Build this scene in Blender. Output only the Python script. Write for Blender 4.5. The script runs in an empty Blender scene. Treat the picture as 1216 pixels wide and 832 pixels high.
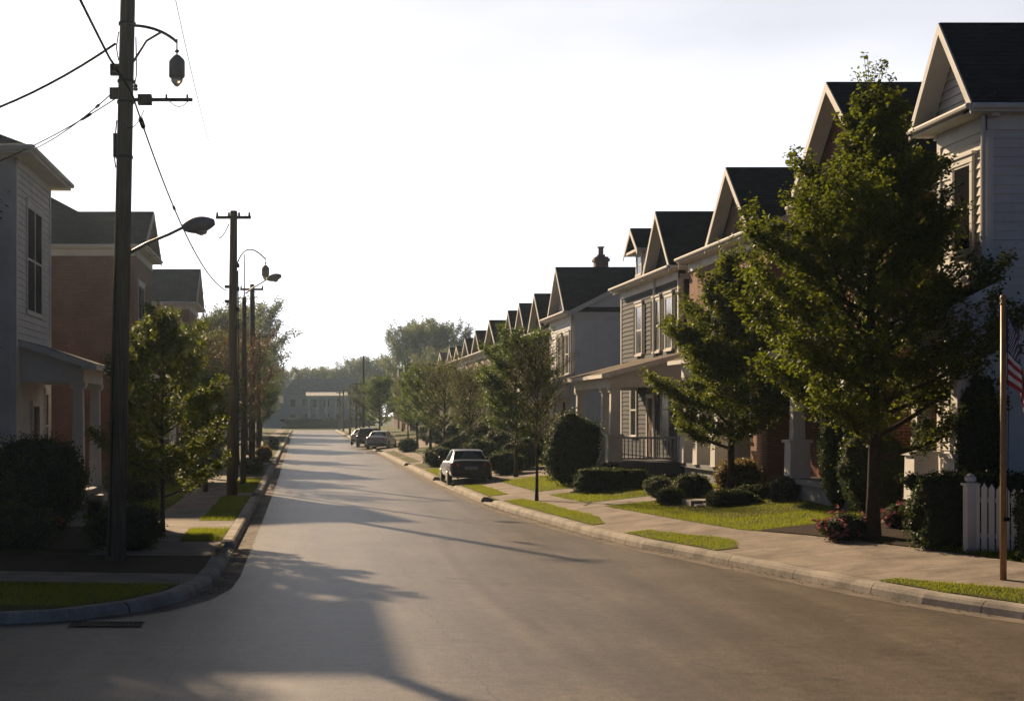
import bpy, bmesh, math, random
import numpy as np
from mathutils import Vector, Matrix, noise as mnoise
R = math.radians
rnd = random.Random(7)
scn = bpy.context.scene
COL = scn.collection

# ------------------------------------------------------------------ camera
cd = bpy.data.cameras.new('camera'); cam = bpy.data.objects.new('camera', cd); COL.objects.link(cam)
cd.sensor_width = 36.0; cd.lens = 36.0*1800/1216
cd.shift_x = 0.2023; cd.shift_y = 0.0617
cd.clip_start = 0.1; cd.clip_end = 4000
cam.location = (0, 0, 3.0); cam.rotation_euler = (R(90), 0, 0)
scn.camera = cam

# ------------------------------------------------------------------ light
HAZE_GLOW = 11.5
SUN_AZ, SUN_EL = -21.0, 23.5            # degrees left of the street's direction, and up
w = bpy.data.worlds.new('World'); scn.world = w; w.use_nodes = True
nt = w.node_tree; bg = nt.nodes['Background']
sky = nt.nodes.new('ShaderNodeTexSky'); sky.sky_type = 'NISHITA'; sky.sun_disc = False
sky.sun_elevation = R(SUN_EL); sky.sun_rotation = R(SUN_AZ)
sky.dust_density = 0.3; sky.air_density = 0.15; sky.ozone_density = 1.0; sky.altitude = 50
# thin bright haze in the sky, strongest around the sun
geo = nt.nodes.new('ShaderNodeTexCoord'); dot = nt.nodes.new('ShaderNodeVectorMath'); dot.operation = 'DOT_PRODUCT'
nt.links.new(geo.outputs['Generated'], dot.inputs[0])
dot.inputs[1].default_value = (math.sin(R(SUN_AZ))*math.cos(R(SUN_EL)), math.cos(R(SUN_AZ))*math.cos(R(SUN_EL)), math.sin(R(SUN_EL)))
def wmath(op, a, b=None):
    q = nt.nodes.new('ShaderNodeMath'); q.operation = op
    for i, v in enumerate((a, b)):
        if isinstance(v, (int, float)): q.inputs[i].default_value = v
        elif v is not None: nt.links.new(v, q.inputs[i])
    return q.outputs[0]
mr_ = nt.nodes.new('ShaderNodeMapRange'); mr_.interpolation_type = 'SMOOTHSTEP'; nt.links.new(dot.outputs['Value'], mr_.inputs[0])
mr_.inputs[1].default_value = math.cos(R(86)); mr_.inputs[2].default_value = math.cos(R(30))
sz = nt.nodes.new('ShaderNodeSeparateXYZ'); nt.links.new(geo.outputs['Generated'], sz.inputs[0])
el_ = wmath('DIVIDE', wmath('MAXIMUM', sz.outputs[2], 0), .37)
lowsky = wmath('EXPONENT', wmath('MULTIPLY', wmath('MULTIPLY', el_, el_), -1))
pw_ = wmath('MULTIPLY', mr_.outputs[0], lowsky)
mpc = nt.nodes.new('ShaderNodeMapping'); mpc.inputs['Scale'].default_value = (2, 2, 7); nt.links.new(geo.outputs['Generated'], mpc.inputs[0])
cn = nt.nodes.new('ShaderNodeTexNoise'); cn.inputs['Scale'].default_value = 1.6; cn.inputs['Detail'].default_value = 6; nt.links.new(mpc.outputs[0], cn.inputs['Vector'])
pw_ = wmath('MULTIPLY', pw_, wmath('ADD', wmath('MULTIPLY', cn.outputs['Fac'], .9), .55))   # thin uneven cloud
ml = nt.nodes.new('ShaderNodeVectorMath'); ml.operation = 'SCALE'; ml.inputs[0].default_value = (1.0, .975, .925); nt.links.new(pw_, ml.inputs['Scale'])
m2 = nt.nodes.new('ShaderNodeVectorMath'); m2.operation = 'SCALE'; nt.links.new(ml.outputs[0], m2.inputs[0]); m2.inputs['Scale'].default_value = HAZE_GLOW
ad = nt.nodes.new('ShaderNodeVectorMath'); ad.operation = 'ADD'; nt.links.new(sky.outputs[0], ad.inputs[0]); nt.links.new(m2.outputs[0], ad.inputs[1])
nt.links.new(ad.outputs[0], bg.inputs[0]); bg.inputs[1].default_value = 0.05
sl = bpy.data.lights.new('sun', 'SUN'); sun = bpy.data.objects.new('sun', sl); COL.objects.link(sun)
sl.energy = 5.0; sl.angle = R(0.9); sl.color = (1.0, 0.745, 0.475)
sd = Vector((math.sin(R(SUN_AZ))*math.cos(R(SUN_EL)), math.cos(R(SUN_AZ))*math.cos(R(SUN_EL)), math.sin(R(SUN_EL))))
sun.rotation_euler = sd.to_track_quat('Z', 'Y').to_euler(); sun.location = sd*60
vs = scn.view_settings; vs.view_transform = 'Standard'; vs.look = 'None'; vs.gamma = 1.0
vs.use_curve_mapping = False; vs.exposure = 1.08
cy = scn.cycles
cy.max_bounces = 6; cy.diffuse_bounces = 3; cy.glossy_bounces = 2; cy.transmission_bounces = 4
cy.transparent_max_bounces = 6; cy.volume_bounces = 1; cy.sample_clamp_indirect = 4.0
cy.use_denoising = True; cy.caustics_reflective = False; cy.caustics_refractive = False

# ------------------------------------------------------------------ materials
class NT:
    def __init__(s, name):
        s.m = bpy.data.materials.new(name); s.m.use_nodes = True; s.t = s.m.node_tree; s.n = s.t.nodes
        s.b = s.n['Principled BSDF']; s.tc = s.n.new('ShaderNodeTexCoord').outputs['Object']
    def add(s, typ, **kw):
        n = s.n.new(typ)
        for k, v in kw.items(): setattr(n, k, v)
        return n
    def l(s, a, b): s.t.links.new(a, b)
    def noise(s, scale, detail=4, vec=None, rough=.6):
        n = s.add('ShaderNodeTexNoise'); n.inputs['Scale'].default_value = scale; n.inputs['Detail'].default_value = detail
        n.inputs['Roughness'].default_value = rough
        s.l(vec or s.tc, n.inputs['Vector']); return n.outputs['Fac']
    def ramp(s, fac, stops):
        r = s.add('ShaderNodeValToRGB'); e = r.color_ramp.elements
        while len(e) < len(stops): e.new(.5)
        for i, (p, c) in enumerate(stops): e[i].position = p; e[i].color = (*c, 1)
        s.l(fac, r.inputs[0]); return r.outputs[0]
    def mix(s, fac, a, b, mode='MIX'):
        m = s.add('ShaderNodeMix', data_type='RGBA', blend_type=mode)
        for v, k in ((fac, 0), (a, 6), (b, 7)):
            if isinstance(v, (int, float)): m.inputs[k].default_value = v
            elif isinstance(v, tuple): m.inputs[k].default_value = (*v, 1)
            else: s.l(v, m.inputs[k])
        return m.outputs[2]
    def math(s, op, a, b=None, c=None):
        m = s.add('ShaderNodeMath', operation=op)
        for i, v in enumerate((a, b, c)):
            if v is None: continue
            if isinstance(v, (int, float)): m.inputs[i].default_value = v
            else: s.l(v, m.inputs[i])
        return m.outputs[0]
    def bump(s, h, strength=.4, dist=.02):
        b = s.add('ShaderNodeBump'); b.inputs['Strength'].default_value = strength; b.inputs['Distance'].default_value = dist
        s.l(h, b.inputs['Height']); s.l(b.outputs[0], s.b.inputs['Normal'])
    def col(s, c):
        if isinstance(c, tuple): s.b.inputs['Base Color'].default_value = (*c, 1)
        else: s.l(c, s.b.inputs['Base Color'])
    def set(s, rough=.7, metal=0, spec=.4):
        s.b.inputs['Roughness'].default_value = rough; s.b.inputs['Metallic'].default_value = metal
        s.b.inputs['Specular IOR Level'].default_value = spec
    def stretch(s, x, y, z):
        m = s.add('ShaderNodeMapping'); m.inputs['Scale'].default_value = (x, y, z); s.l(s.tc, m.inputs[0]); return m.outputs[0]
    def wallvec(s):
        sp = s.add('ShaderNodeSeparateXYZ'); s.l(s.tc, sp.inputs[0]); cb = s.add('ShaderNodeCombineXYZ')
        s.l(s.math('ADD', sp.outputs[0], sp.outputs[1]), cb.inputs[0]); s.l(sp.outputs[2], cb.inputs[1]); return cb.outputs[0]

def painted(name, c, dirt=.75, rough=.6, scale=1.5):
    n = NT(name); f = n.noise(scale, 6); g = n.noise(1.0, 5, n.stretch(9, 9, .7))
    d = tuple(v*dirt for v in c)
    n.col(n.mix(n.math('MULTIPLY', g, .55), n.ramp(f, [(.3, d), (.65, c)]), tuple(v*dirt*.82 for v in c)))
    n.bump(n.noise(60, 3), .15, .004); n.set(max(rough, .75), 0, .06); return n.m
def brick(name, a, b, mortar):
    n = NT(name); v = n.wallvec(); t = n.add('ShaderNodeTexBrick'); n.l(v, t.inputs['Vector'])
    t.inputs['Scale'].default_value = 1; t.inputs['Brick Width'].default_value = .22; t.inputs['Row Height'].default_value = .075
    t.inputs['Mortar Size'].default_value = .008; t.inputs['Color1'].default_value = (*a, 1); t.inputs['Color2'].default_value = (*b, 1); t.inputs['Mortar'].default_value = (*mortar, 1)
    f = n.noise(.9, 5); n.col(n.mix(.7, t.outputs[0], n.ramp(f, [(.3, (.55, .52, .5)), (.7, (1.15, 1.1, 1.05))]), 'MULTIPLY'))
    n.bump(n.math('ADD', n.math('MULTIPLY', t.outputs[1], -1), n.math('MULTIPLY', n.noise(40), .4)), .6, .01); n.set(.9, 0, .05); return n.m
def shingle(name, a, b):
    n = NT(name); sp = n.add('ShaderNodeSeparateXYZ'); n.l(n.tc, sp.inputs[0]); cb = n.add('ShaderNodeCombineXYZ')
    n.l(n.math('ADD', sp.outputs[0], sp.outputs[1]), cb.inputs[0]); n.l(sp.outputs[2], cb.inputs[1])
    t = n.add('ShaderNodeTexBrick'); n.l(cb.outputs[0], t.inputs['Vector']); t.inputs['Scale'].default_value = 1
    t.inputs['Brick Width'].default_value = .33; t.inputs['Row Height'].default_value = .11; t.inputs['Mortar Size'].default_value = .007
    t.inputs['Color1'].default_value = (*a, 1); t.inputs['Color2'].default_value = (*b, 1); t.inputs['Mortar'].default_value = (*(v*.4 for v in a), 1)
    n.col(n.mix(.6, t.outputs[0], n.ramp(n.noise(1.2, 5), [(.3, (.6, .6, .6)), (.7, (1.2, 1.2, 1.2))]), 'MULTIPLY'))
    n.bump(n.math('ADD', n.math('MULTIPLY', t.outputs[1], -1), n.noise(90, 2)), .5, .012); n.set(.95, 0, .05); return n.m
def plain(name, c, rough=.6, metal=0, spec=.4, var=.3, scale=6, bump=.1):
    n = NT(name); n.col(n.ramp(n.noise(scale, 5), [(.3, tuple(v*(1-var) for v in c)), (.7, c)])); n.set(rough, metal, spec)
    if bump: n.bump(n.noise(scale*8, 3), bump, .01)
    return n.m
def leafmat(name, cols, trans, tf=.45, scale=.9):
    n = NT(name); f = n.math('ADD', n.math('MULTIPLY', n.noise(scale, 2), .6), n.math('MULTIPLY', n.noise(14, 1), .4))
    base = n.ramp(f, [(.32, cols[0]), (.5, cols[1]), (.68, cols[2])]); n.col(base); n.set(.55, 0, .12)
    tr = n.add('ShaderNodeBsdfTranslucent'); n.l(n.ramp(f, [(.3, tuple(v*.7 for v in trans)), (.7, trans)]), tr.inputs[0])
    mx = n.add('ShaderNodeMixShader'); mx.inputs[0].default_value = tf
    n.l(n.b.outputs[0], mx.inputs[1]); n.l(tr.outputs[0], mx.inputs[2]); n.l(mx.outputs[0], n.n['Material Output'].inputs[0]); return n.m

M = {}
M['white_siding'] = painted('white_siding', (.62, .60, .56), .78)
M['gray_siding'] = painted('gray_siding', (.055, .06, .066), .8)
M['pale_siding'] = painted('pale_siding', (.66, .67, .69), .85)
M['far_wall'] = painted('hazed_siding', (.42, .44, .47), .8)  # paled to put distance haze into the wall colour
M['trim'] = painted('trim_paint', (.66, .64, .6), .8, .5)
M['soffit'] = painted('soffit_paint', (.5, .47, .43), .8, .6)
M['porch_floor'] = painted('porch_floor_paint', (.25, .25, .25), .7)
M['brick_red'] = brick('red_brick', (.155, .05, .037), (.195, .068, .05), (.2, .17, .15))
M['brick_brown'] = brick('brown_brick', (.2, .11, .085), (.25, .15, .11), (.27, .23, .2))
M['brick_dark'] = brick('dark_brick', (.15, .09, .075), (.2, .12, .1), (.22, .19, .17))
M['roof'] = shingle('dark_shingle', (.03, .033, .038), (.045, .048, .055))
M['roof_blue'] = shingle('slate_blue_shingle', (.05, .055, .07), (.065, .07, .085))
M['roof_brown'] = shingle('brown_shingle', (.13, .105, .085), (.19, .155, .12))
M['roof_far'] = shingle('hazed_shingle', (.17, .18, .2), (.21, .22, .24))  # lightened shingle colour stands in for haze on the end house
M['roof_dusk'] = shingle('dusky_shingle', (.05, .042, .036), (.07, .058, .05))
M['shutter'] = painted('shutter_paint', (.018, .018, .02), .8, .5)
M['door'] = painted('door_paint', (.09, .045, .03), .7, .4)
g = NT('window_glass'); g.col((.012, .014, .018)); g.set(.08, 0, .12); g.bump(g.noise(1.3, 2), .05, .05); M['glass'] = g.m
g = NT('dark_glass'); g.col((.012, .013, .016)); g.set(.4, 0, 0.0); M['dark_glass'] = g.m
n = NT('curtain_glass'); n.col(n.ramp(n.noise(2.5, 2, n.stretch(6, 6, .2)), [(.4, (.03, .03, .035)), (.6, (.16, .15, .14))])); n.set(.08, 0, .5); n.set(.1, 0, .3); M['curtain'] = n.m
# asphalt
n = NT('asphalt'); sp = n.add('ShaderNodeSeparateXYZ'); n.l(n.tc, sp.inputs[0])
base = n.ramp(n.noise(.35, 6), [(.3, (.098, .083, .068)), (.55, (.132, .112, .092)), (.75, (.163, .14, .115))])
base = n.mix(.55, base, n.ramp(n.noise(1.0, 5, n.stretch(1.6, .12, 1)), [(.35, (.62, .62, .63)), (.65, (1.15, 1.13, 1.1))]), 'MULTIPLY')
base = n.mix(.75, base, n.ramp(n.noise(26, 4, rough=.8), [(.35, (.45, .45, .45)), (.65, (1.5, 1.48, 1.44))]), 'MULTIPLY')
base = n.mix(.6, base, n.ramp(n.noise(5, 5, rough=.75), [(.38, (.68, .68, .69)), (.62, (1.25, 1.24, 1.22))]), 'MULTIPLY')
lane = n.math('COSINE', n.math('MULTIPLY', n.math('ADD', sp.outputs[0], n.math('MULTIPLY', n.noise(.12, 3), 1.2)), 3.49))
base = n.mix(.5, base, n.ramp(n.math('ADD', n.math('MULTIPLY', lane, .3), .5), [(.2, (.8, .8, .8)), (.8, (1.12, 1.11, 1.1))]), 'MULTIPLY')
vo = n.add('ShaderNodeTexVoronoi'); vo.inputs['Scale'].default_value = .55; n.l(n.tc, vo.inputs['Vector'])
oil = n.math('MULTIPLY', n.math('SUBTRACT', 1, n.math('MINIMUM', n.math('MULTIPLY', n.math('ADD', vo.outputs['Distance'], n.math('MULTIPLY', n.noise(6, 4), .2)), 4.2), 1)), .75)
base = n.mix(oil, base, (.03, .027, .025))
wob = n.noise(.25, 5)
def crackline(x0, amp, wd):
    d = n.math('ABSOLUTE', n.math('SUBTRACT', n.math('ADD', sp.outputs[0], n.math('MULTIPLY', wob, amp)), x0))
    return n.math('LESS_THAN', d, wd)
vor = n.add('ShaderNodeTexVoronoi', feature='DISTANCE_TO_EDGE'); vor.inputs['Scale'].default_value = .16
dv = n.add('ShaderNodeVectorMath', operation='ADD'); n.l(n.tc, dv.inputs[0])
nz = n.add('ShaderNodeTexNoise'); nz.inputs['Scale'].default_value = .8; nz.inputs['Detail'].default_value = 6; n.l(n.tc, nz.inputs[0])
sc_ = n.add('ShaderNodeVectorMath', operation='SCALE'); sc_.inputs['Scale'].default_value = 2.2; n.l(nz.outputs['Color'], sc_.inputs[0]); n.l(sc_.outputs[0], dv.inputs[1]); n.l(dv.outputs[0], vor.inputs['Vector'])
cr = n.math('MULTIPLY', n.math('LESS_THAN', vor.outputs['Distance'], .0035), n.math('GREATER_THAN', n.noise(.12, 2), .47))
cr = n.math('MAXIMUM', cr, n.math('MAXIMUM', crackline(2.75, 1.6, .018), crackline(-1.0, 1.1, .012)))
base = n.mix(n.math('MULTIPLY', cr, n.math('MULTIPLY', n.noise(.7, 3), .75)), base, (.018, .017, .017)); n.col(base)
n.bump(n.math('SUBTRACT', n.math('ADD', n.noise(70, 3), n.math('MULTIPLY', n.noise(2.2, 4), 1.2)), n.math('MULTIPLY', cr, 1.5)), .55, .012); n.set(.43, 0, .15); M['asphalt'] = n.m
def concrete(name, c, joint):
    n = NT(name); f = n.mix(.75, n.ramp(n.noise(1.1, 7, rough=.7), [(.32, tuple(v*.5 for v in c)), (.62, c)]), n.ramp(n.noise(30, 3), [(.3, (.75, .75, .75)), (.7, (1.12, 1.1, 1.08))]), 'MULTIPLY')
    sp = n.add('ShaderNodeSeparateXYZ'); n.l(n.tc, sp.inputs[0])
    j = n.math('LESS_THAN', n.math('ABSOLUTE', n.math('SUBTRACT', n.math('FRACT', n.math('DIVIDE', sp.outputs[1], joint)), .5)), .012/joint)
    n.col(n.mix(n.math('MULTIPLY', j, .8), f, (.04, .037, .034))); n.bump(n.math('SUBTRACT', n.noise(45, 4), n.math('MULTIPLY', j, 2)), .4, .012); n.set(.9, 0, .06); return n.m
M['concrete'] = concrete('concrete', (.29, .25, .215), 1.5)
M['kerb'] = concrete('kerb_concrete', (.38, .345, .30), 2.4)
M['gutter'] = concrete('gutter_concrete', (.2, .17, .145), 3.0)
M['stone'] = plain('cut_stone', (.33, .3, .26), .85, var=.45, scale=4, bump=.5)
n = NT('lawn'); f = n.noise(.6, 5); n.col(n.mix(.6, n.ramp(f, [(.3, (.04, .05, .008)), (.55, (.065, .075, .010)), (.75, (.09, .095, .014))]), n.ramp(n.noise(40, 3), [(.3, (.5, .5, .5)), (.7, (1.5, 1.45, 1.3))]), 'MULTIPLY'))
n.bump(n.noise(60, 4), .9, .05); n.set(.9, 0, .1); M['lawn'] = n.m
M['blade'] = leafmat('grass_blade', [(.045, .08, .006), (.075, .11, .008), (.12, .12, .02)], (.28, .32, .018), .5, .5)
n = NT('mulch'); n.col(n.ramp(n.noise(22, 5), [(.35, (.010, .007, .005)), (.55, (.035, .022, .014)), (.75, (.075, .05, .03))])); n.bump(n.noise(28, 5), 1.0, .06); n.set(.95, 0, .1); M['mulch'] = n.m
n = NT('earth'); n.col(n.ramp(n.noise(.08, 6), [(.35, (.03, .045, .012)), (.6, (.05, .065, .018)), (.75, (.07, .06, .03))])); n.bump(n.noise(9, 5), .8, .1); n.set(.95, 0, .1); M['earth'] = n.m
n = NT('pole_wood'); n.col(n.mix(.6, n.ramp(n.noise(3, 6, n.stretch(9, 9, .35)), [(.3, (.045, .034, .026)), (.7, (.115, .09, .07))]), n.ramp(n.noise(1.0, 3), [(.3, (.7, .7, .7)), (.7, (1.1, 1.1, 1.1))]), 'MULTIPLY')); n.bump(n.noise(3, 6, n.stretch(22, 22, .5)), .6, .015); n.set(.9, 0, .06); M['pole'] = n.m
M['flagpole'] = plain('varnished_wood', (.34, .185, .07), .5, var=.35, scale=9)
M['metal'] = plain('galvanised_metal', (.16, .16, .16), .5, .6, .5, .35, 12)
M['dark_metal'] = plain('dark_metal', (.03, .03, .032), .5, .3, .4)
M['iron'] = plain('rusty_iron', (.035, .026, .022), .8, .2, .3)
M['wire'] = plain('black_cable', (.008, .008, .008), .9, spec=.02, bump=0)
M['lamp_gray'] = plain('lamp_housing', (.28, .255, .235), .7, spec=.2, bump=0)
M['porcelain'] = plain('insulator', (.07, .05, .045), .25, 0, .5)
n = NT('lamp_globe'); n.col((.5, .44, .36)); n.set(.25, 0, .5); n.b.inputs['Transmission Weight'].default_value = .35; M['globe'] = n.m
M['bark'] = plain('bark', (.06, .044, .034), .95, spec=.05, var=.5, scale=7, bump=.8)
M['tree_leaf'] = leafmat('tree_leaf', [(.02, .036, .006), (.034, .052, .008), (.055, .074, .012)], (.185, .225, .014), .42)
M['tree_leaf_green'] = leafmat('green_leaf', [(.03, .055, .012), (.05, .08, .016), (.07, .1, .02)], (.15, .22, .025), .42)
M['tree_leaf_brown'] = leafmat('budding_leaf', [(.05, .052, .022), (.075, .08, .028), (.1, .1, .034)], (.19, .2, .05), .4)
M['tree_leaf_red'] = leafmat('reddish_bud', [(.075, .04, .03), (.1, .06, .035), (.1, .085, .035)], (.2, .13, .05), .4)
M['hazed_leaf'] = leafmat('hazed_leaf', [(.05, .07, .03), (.07, .095, .038), (.095, .12, .05)], (.22, .26, .08), .4, .3)  # foliage colour lightened to carry distant haze
M['shrub_leaf'] = leafmat('shrub_leaf', [(.012, .022, .006), (.02, .034, .009), (.032, .048, .012)], (.06, .085, .012), .35, 2)
M['shrub_pale'] = leafmat('pale_shrub_leaf', [(.05, .065, .04), (.075, .09, .05), (.1, .11, .065)], (.12, .15, .06), .35, 2)
M['shrub_tan'] = leafmat('sunlit_shrub_leaf', [(.07, .05, .018), (.11, .075, .025), (.14, .095, .03)], (.25, .17, .04), .4, 2)  # tan tone puts the sunlit look into the leaf colour
M['hedge_core'] = plain('dark_core', (.012, .015, .006), .95, var=.4, bump=.5)  # dark solid inside the shrubs, added to block light
M['flower_pink'] = leafmat('pink_petal', [(.3, .07, .1), (.4, .12, .16), (.45, .2, .2)], (.4, .12, .15), .3, 9)
M['flower_red'] = leafmat('red_petal', [(.25, .05, .03), (.35, .09, .05), (.4, .15, .08)], (.4, .1, .05), .3, 9)
M['rubber'] = plain('rubber', (.012, .012, .012), .85)
M['rim'] = plain('alloy', (.3, .3, .31), .35, .8)
M['tail_red'] = plain('tail_lens', (.5, .02, .03), .2, 0, .5, .1, bump=0)
M['head_lens'] = plain('head_lens', (.5, .5, .5), .12, 0, .5, .1, bump=0)
M['plate'] = plain('licence_plate', (.2, .2, .2), .5)
M['chrome'] = plain('chrome', (.5, .5, .5), .15, .9, bump=0)
def carpaint(name, c):
    n = NT(name); n.col(n.mix(.25, c, n.ramp(n.noise(3, 4), [(.3, (.7, .7, .7)), (.7, (1, 1, 1))]), 'MULTIPLY')); n.set(.35, 0, .3); n.b.inputs['Coat Weight'].default_value = .25; n.b.inputs['Coat Roughness'].default_value = .08; return n.m
M['paint_dark'] = carpaint('charcoal_car_paint', (.012, .008, .011))
M['paint_silver'] = carpaint('silver_car_paint', (.24, .28, .34))
M['paint_white'] = carpaint('white_car_paint', (.6, .6, .6))
M['paint_black'] = carpaint('black_car_paint', (.02, .02, .022))

# ------------------------------------------------------------------ helpers
class MB:
    def __init__(s): s.v = []; s.f = []; s.m = []; s.cur = 0
    def face(s, pts):
        i = len(s.v); s.v += [tuple(p) for p in pts]; s.f.append(tuple(range(i, i+len(pts)))); s.m.append(s.cur)
    def hexa(s, p):         # 8 points: bottom loop 0-3, top loop 4-7
        i = len(s.v); s.v += [tuple(q) for q in p]
        for q in ((3, 2, 1, 0), (4, 5, 6, 7), (0, 1, 5, 4), (1, 2, 6, 5), (2, 3, 7, 6), (3, 0, 4, 7)):
            s.f.append(tuple(i+k for k in q)); s.m.append(s.cur)
    def box(s, x0, x1, y0, y1, z0, z1):
        s.hexa([(x0, y0, z0), (x1, y0, z0), (x1, y1, z0), (x0, y1, z0), (x0, y0, z1), (x1, y0, z1), (x1, y1, z1), (x0, y1, z1)])
    def slab(s, pts, t):    # planar polygon thickened downwards along its normal
        P = [Vector(p) for p in pts]; nn = (P[1]-P[0]).cross(P[2]-P[0]).normalized()
        if nn.z < 0: nn = -nn
        if abs(nn.z) < 1e-6: pass
        Q = [p-nn*t for p in P]; k = len(P); i = len(s.v); s.v += [tuple(p) for p in P+Q]
        s.f.append(tuple(range(i, i+k))); s.m.append(s.cur); s.f.append(tuple(range(i+2*k-1, i+k-1, -1))); s.m.append(s.cur)
        for a in range(k):
            b = (a+1) % k; s.f.append((i+a, i+b, i+k+b, i+k+a)); s.m.append(s.cur)
    def tube(s, pts, rad, n=8, cap=True):
        P = [Vector(p) for p in pts]; rr = rad if isinstance(rad, (list, tuple)) else [rad]*len(P)
        base = len(s.v); a = None
        for k, p in enumerate(P):
            d = (P[min(k+1, len(P)-1)]-P[max(k-1, 0)]).normalized()
            if a is None: a = d.orthogonal().normalized()
            a = (a-d*a.dot(d)).normalized() if (a-d*a.dot(d)).length > 1e-5 else d.orthogonal().normalized()
            b = d.cross(a)
            for q in range(n):
                t = 2*math.pi*q/n; s.v.append(tuple(p+(a*math.cos(t)+b*math.sin(t))*rr[k]))
        for k in range(len(P)-1):
            for q in range(n):
                s.f.append((base+k*n+q, base+k*n+(q+1) % n, base+(k+1)*n+(q+1) % n, base+(k+1)*n+q)); s.m.append(s.cur)
        if cap:
            s.f.append(tuple(base+q for q in range(n-1, -1, -1))); s.m.append(s.cur)
            s.f.append(tuple(base+(len(P)-1)*n+q for q in range(n))); s.m.append(s.cur)
    def lathe(s, c, prof, n=14):    # prof: (radius, z)
        s.tube([(c[0], c[1], c[2]+z) for r, z in prof], [max(r, .001) for r, z in prof], n)
    def build(s, name, mats, parent=None, origin=(0, 0, 0), smooth=False, weld=False):
        me = bpy.data.meshes.new(name); ox, oy, oz = origin
        me.from_pydata([(a-ox, b-oy, c-oz) for a, b, c in s.v], [], s.f)
        mats = mats if isinstance(mats, (list, tuple)) else [mats]
        for m in mats: me.materials.append(m)
        if len(mats) > 1: me.polygons.foreach_set('material_index', s.m)
        bm = bmesh.new(); bm.from_mesh(me)
        if weld: bmesh.ops.remove_doubles(bm, verts=bm.verts, dist=1e-4)
        bmesh.ops.recalc_face_normals(bm, faces=bm.faces); bm.to_mesh(me); bm.free()
        if smooth: me.polygons.foreach_set('use_smooth', [True]*len(me.polygons))
        o = bpy.data.objects.new(name, me); COL.objects.link(o)
        if parent: o.parent = parent
        else: o.location = origin
        return o
def tag(o, label=None, cat=None, group=None, kind=None):
    for k, v in (('label', label), ('category', cat), ('group', group), ('kind', kind)):
        if v: o[k] = v
    return o
def thing(name, label, cat, loc, group=None, rz=0):
    o = bpy.data.objects.new(name, None); COL.objects.link(o); o.location = loc; o.rotation_euler.z = rz; o.empty_display_size = .3
    return tag(o, label, cat, group)
def npmesh(name, verts, nside, mats, parent=None, loc=(0, 0, 0), extra=None, midx=None):
    """fast mesh of separate n-gons; extra = (verts, faces) of a joined solid"""
    verts = np.asarray(verts, np.float32).reshape(-1, 3); nf = len(verts)//nside
    me = bpy.data.meshes.new(name)
    ev = np.asarray(extra[0], np.float32).reshape(-1, 3) if extra else np.zeros((0, 3), np.float32)
    ef = np.asarray(extra[1], np.int32) if extra else np.zeros((0, 3), np.int32)
    allv = np.vstack([verts, ev]); me.vertices.add(len(allv)); me.vertices.foreach_set('co', allv.ravel())
    loops = np.concatenate([np.arange(nf*nside, dtype=np.int32), (ef+len(verts)).ravel().astype(np.int32)])
    me.loops.add(len(loops)); me.loops.foreach_set('vertex_index', loops)
    starts = np.concatenate([np.arange(nf)*nside, nf*nside+np.arange(len(ef))*ef.shape[1] if len(ef) else []]).astype(np.int32)
    tot = np.concatenate([np.full(nf, nside), np.full(len(ef), ef.shape[1])]).astype(np.int32)
    me.polygons.add(len(starts)); me.polygons.foreach_set('loop_start', starts); me.polygons.foreach_set('loop_total', tot)
    mats = mats if isinstance(mats, (list, tuple)) else [mats]
    for m in mats: me.materials.append(m)
    mi = np.zeros(len(starts), np.int32)
    if midx is not None: mi[:nf] = midx
    if len(ef): mi[nf:] = len(mats)-1
    me.polygons.foreach_set('material_index', mi); me.update(calc_edges=True)
    o = bpy.data.objects.new(name, me); COL.objects.link(o); o.location = loc
    if parent: o.parent = parent
    return o

# ------------------------------------------------------------------ ground
KR = [(18.0, 40), (18.3, 20), (18.7, 15), (19.4, 12.6), (20.5, 11.3), (22.1, 10.45), (23.9, 9.72), (25.2, 9.4), (28.9, 8.6), (32, 7.95), (33.75, 7.5), (37.2, 7.0), (46.7, 6.17), (51.9, 5.92), (64.3, 5.7), (110, 5.62), (186, 5.5), (270, 5.4)]
KL = [(21.15, -40), (21.2, -12), (21.5, -4.6), (22, -3.35), (23, -2.45), (24.4, -1.9), (26, -1.62), (28, -1.55), (60, -1.55), (110, -1.75), (180, -2.0), (270, -2.2)]
def xr(y): return float(np.interp(y, [a for a, b in KR], [b for a, b in KR]))
def xl(y): return float(np.interp(y, [a for a, b in KL], [b for a, b in KL]))
def zr(u): return .18+.11*min(max(u-.28, 0), 5.9)
def zl(u): return .16+.03*min(max(u-2.6, 0), 8)
def samples(K, y0, y1):
    ys = {y0, y1} | {a for a, b in K if y0 < a < y1}
    y = math.ceil(y0)
    while y < y1:
        if y > y0: ys.add(float(y))
        y += 1 if y < 80 else 6
    return sorted(ys)
def strip(side, y0, y1, u0, u1, dz, name, mat, kind='structure', wob=0):
    """a sheet draped on the yard between two offsets from the kerb; u0/u1 numbers or functions of y"""
    K, fx, fz, s = (KR, xr, zr, 1) if side == 'R' else (KL, xl, zl, -1)
    f0 = u0 if callable(u0) else (lambda y: u0); f1 = u1 if callable(u1) else (lambda y: u1)
    mb = MB(); rows = []
    for i, y in enumerate(samples(K, y0, y1)):
        a, b = f0(y), f1(y)
        if wob: b += wob*mnoise.noise(Vector((y*.9, 3, 1)))
        us = [a]+[q for q in (2.6, 5.2, 6.18, 10.6) if a < q < b]
        us = [a+(b-a)*k/6 for k in range(7)]
        rows.append([(fx(y)+s*u, y, fz(u)+dz) for u in us])
    for r, q in zip(rows, rows[1:]):
        for k in range(6): mb.face([r[k], r[k+1], q[k+1], q[k]])
    o = mb.build(name, mat, weld=True); o['kind'] = kind; return o
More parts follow.
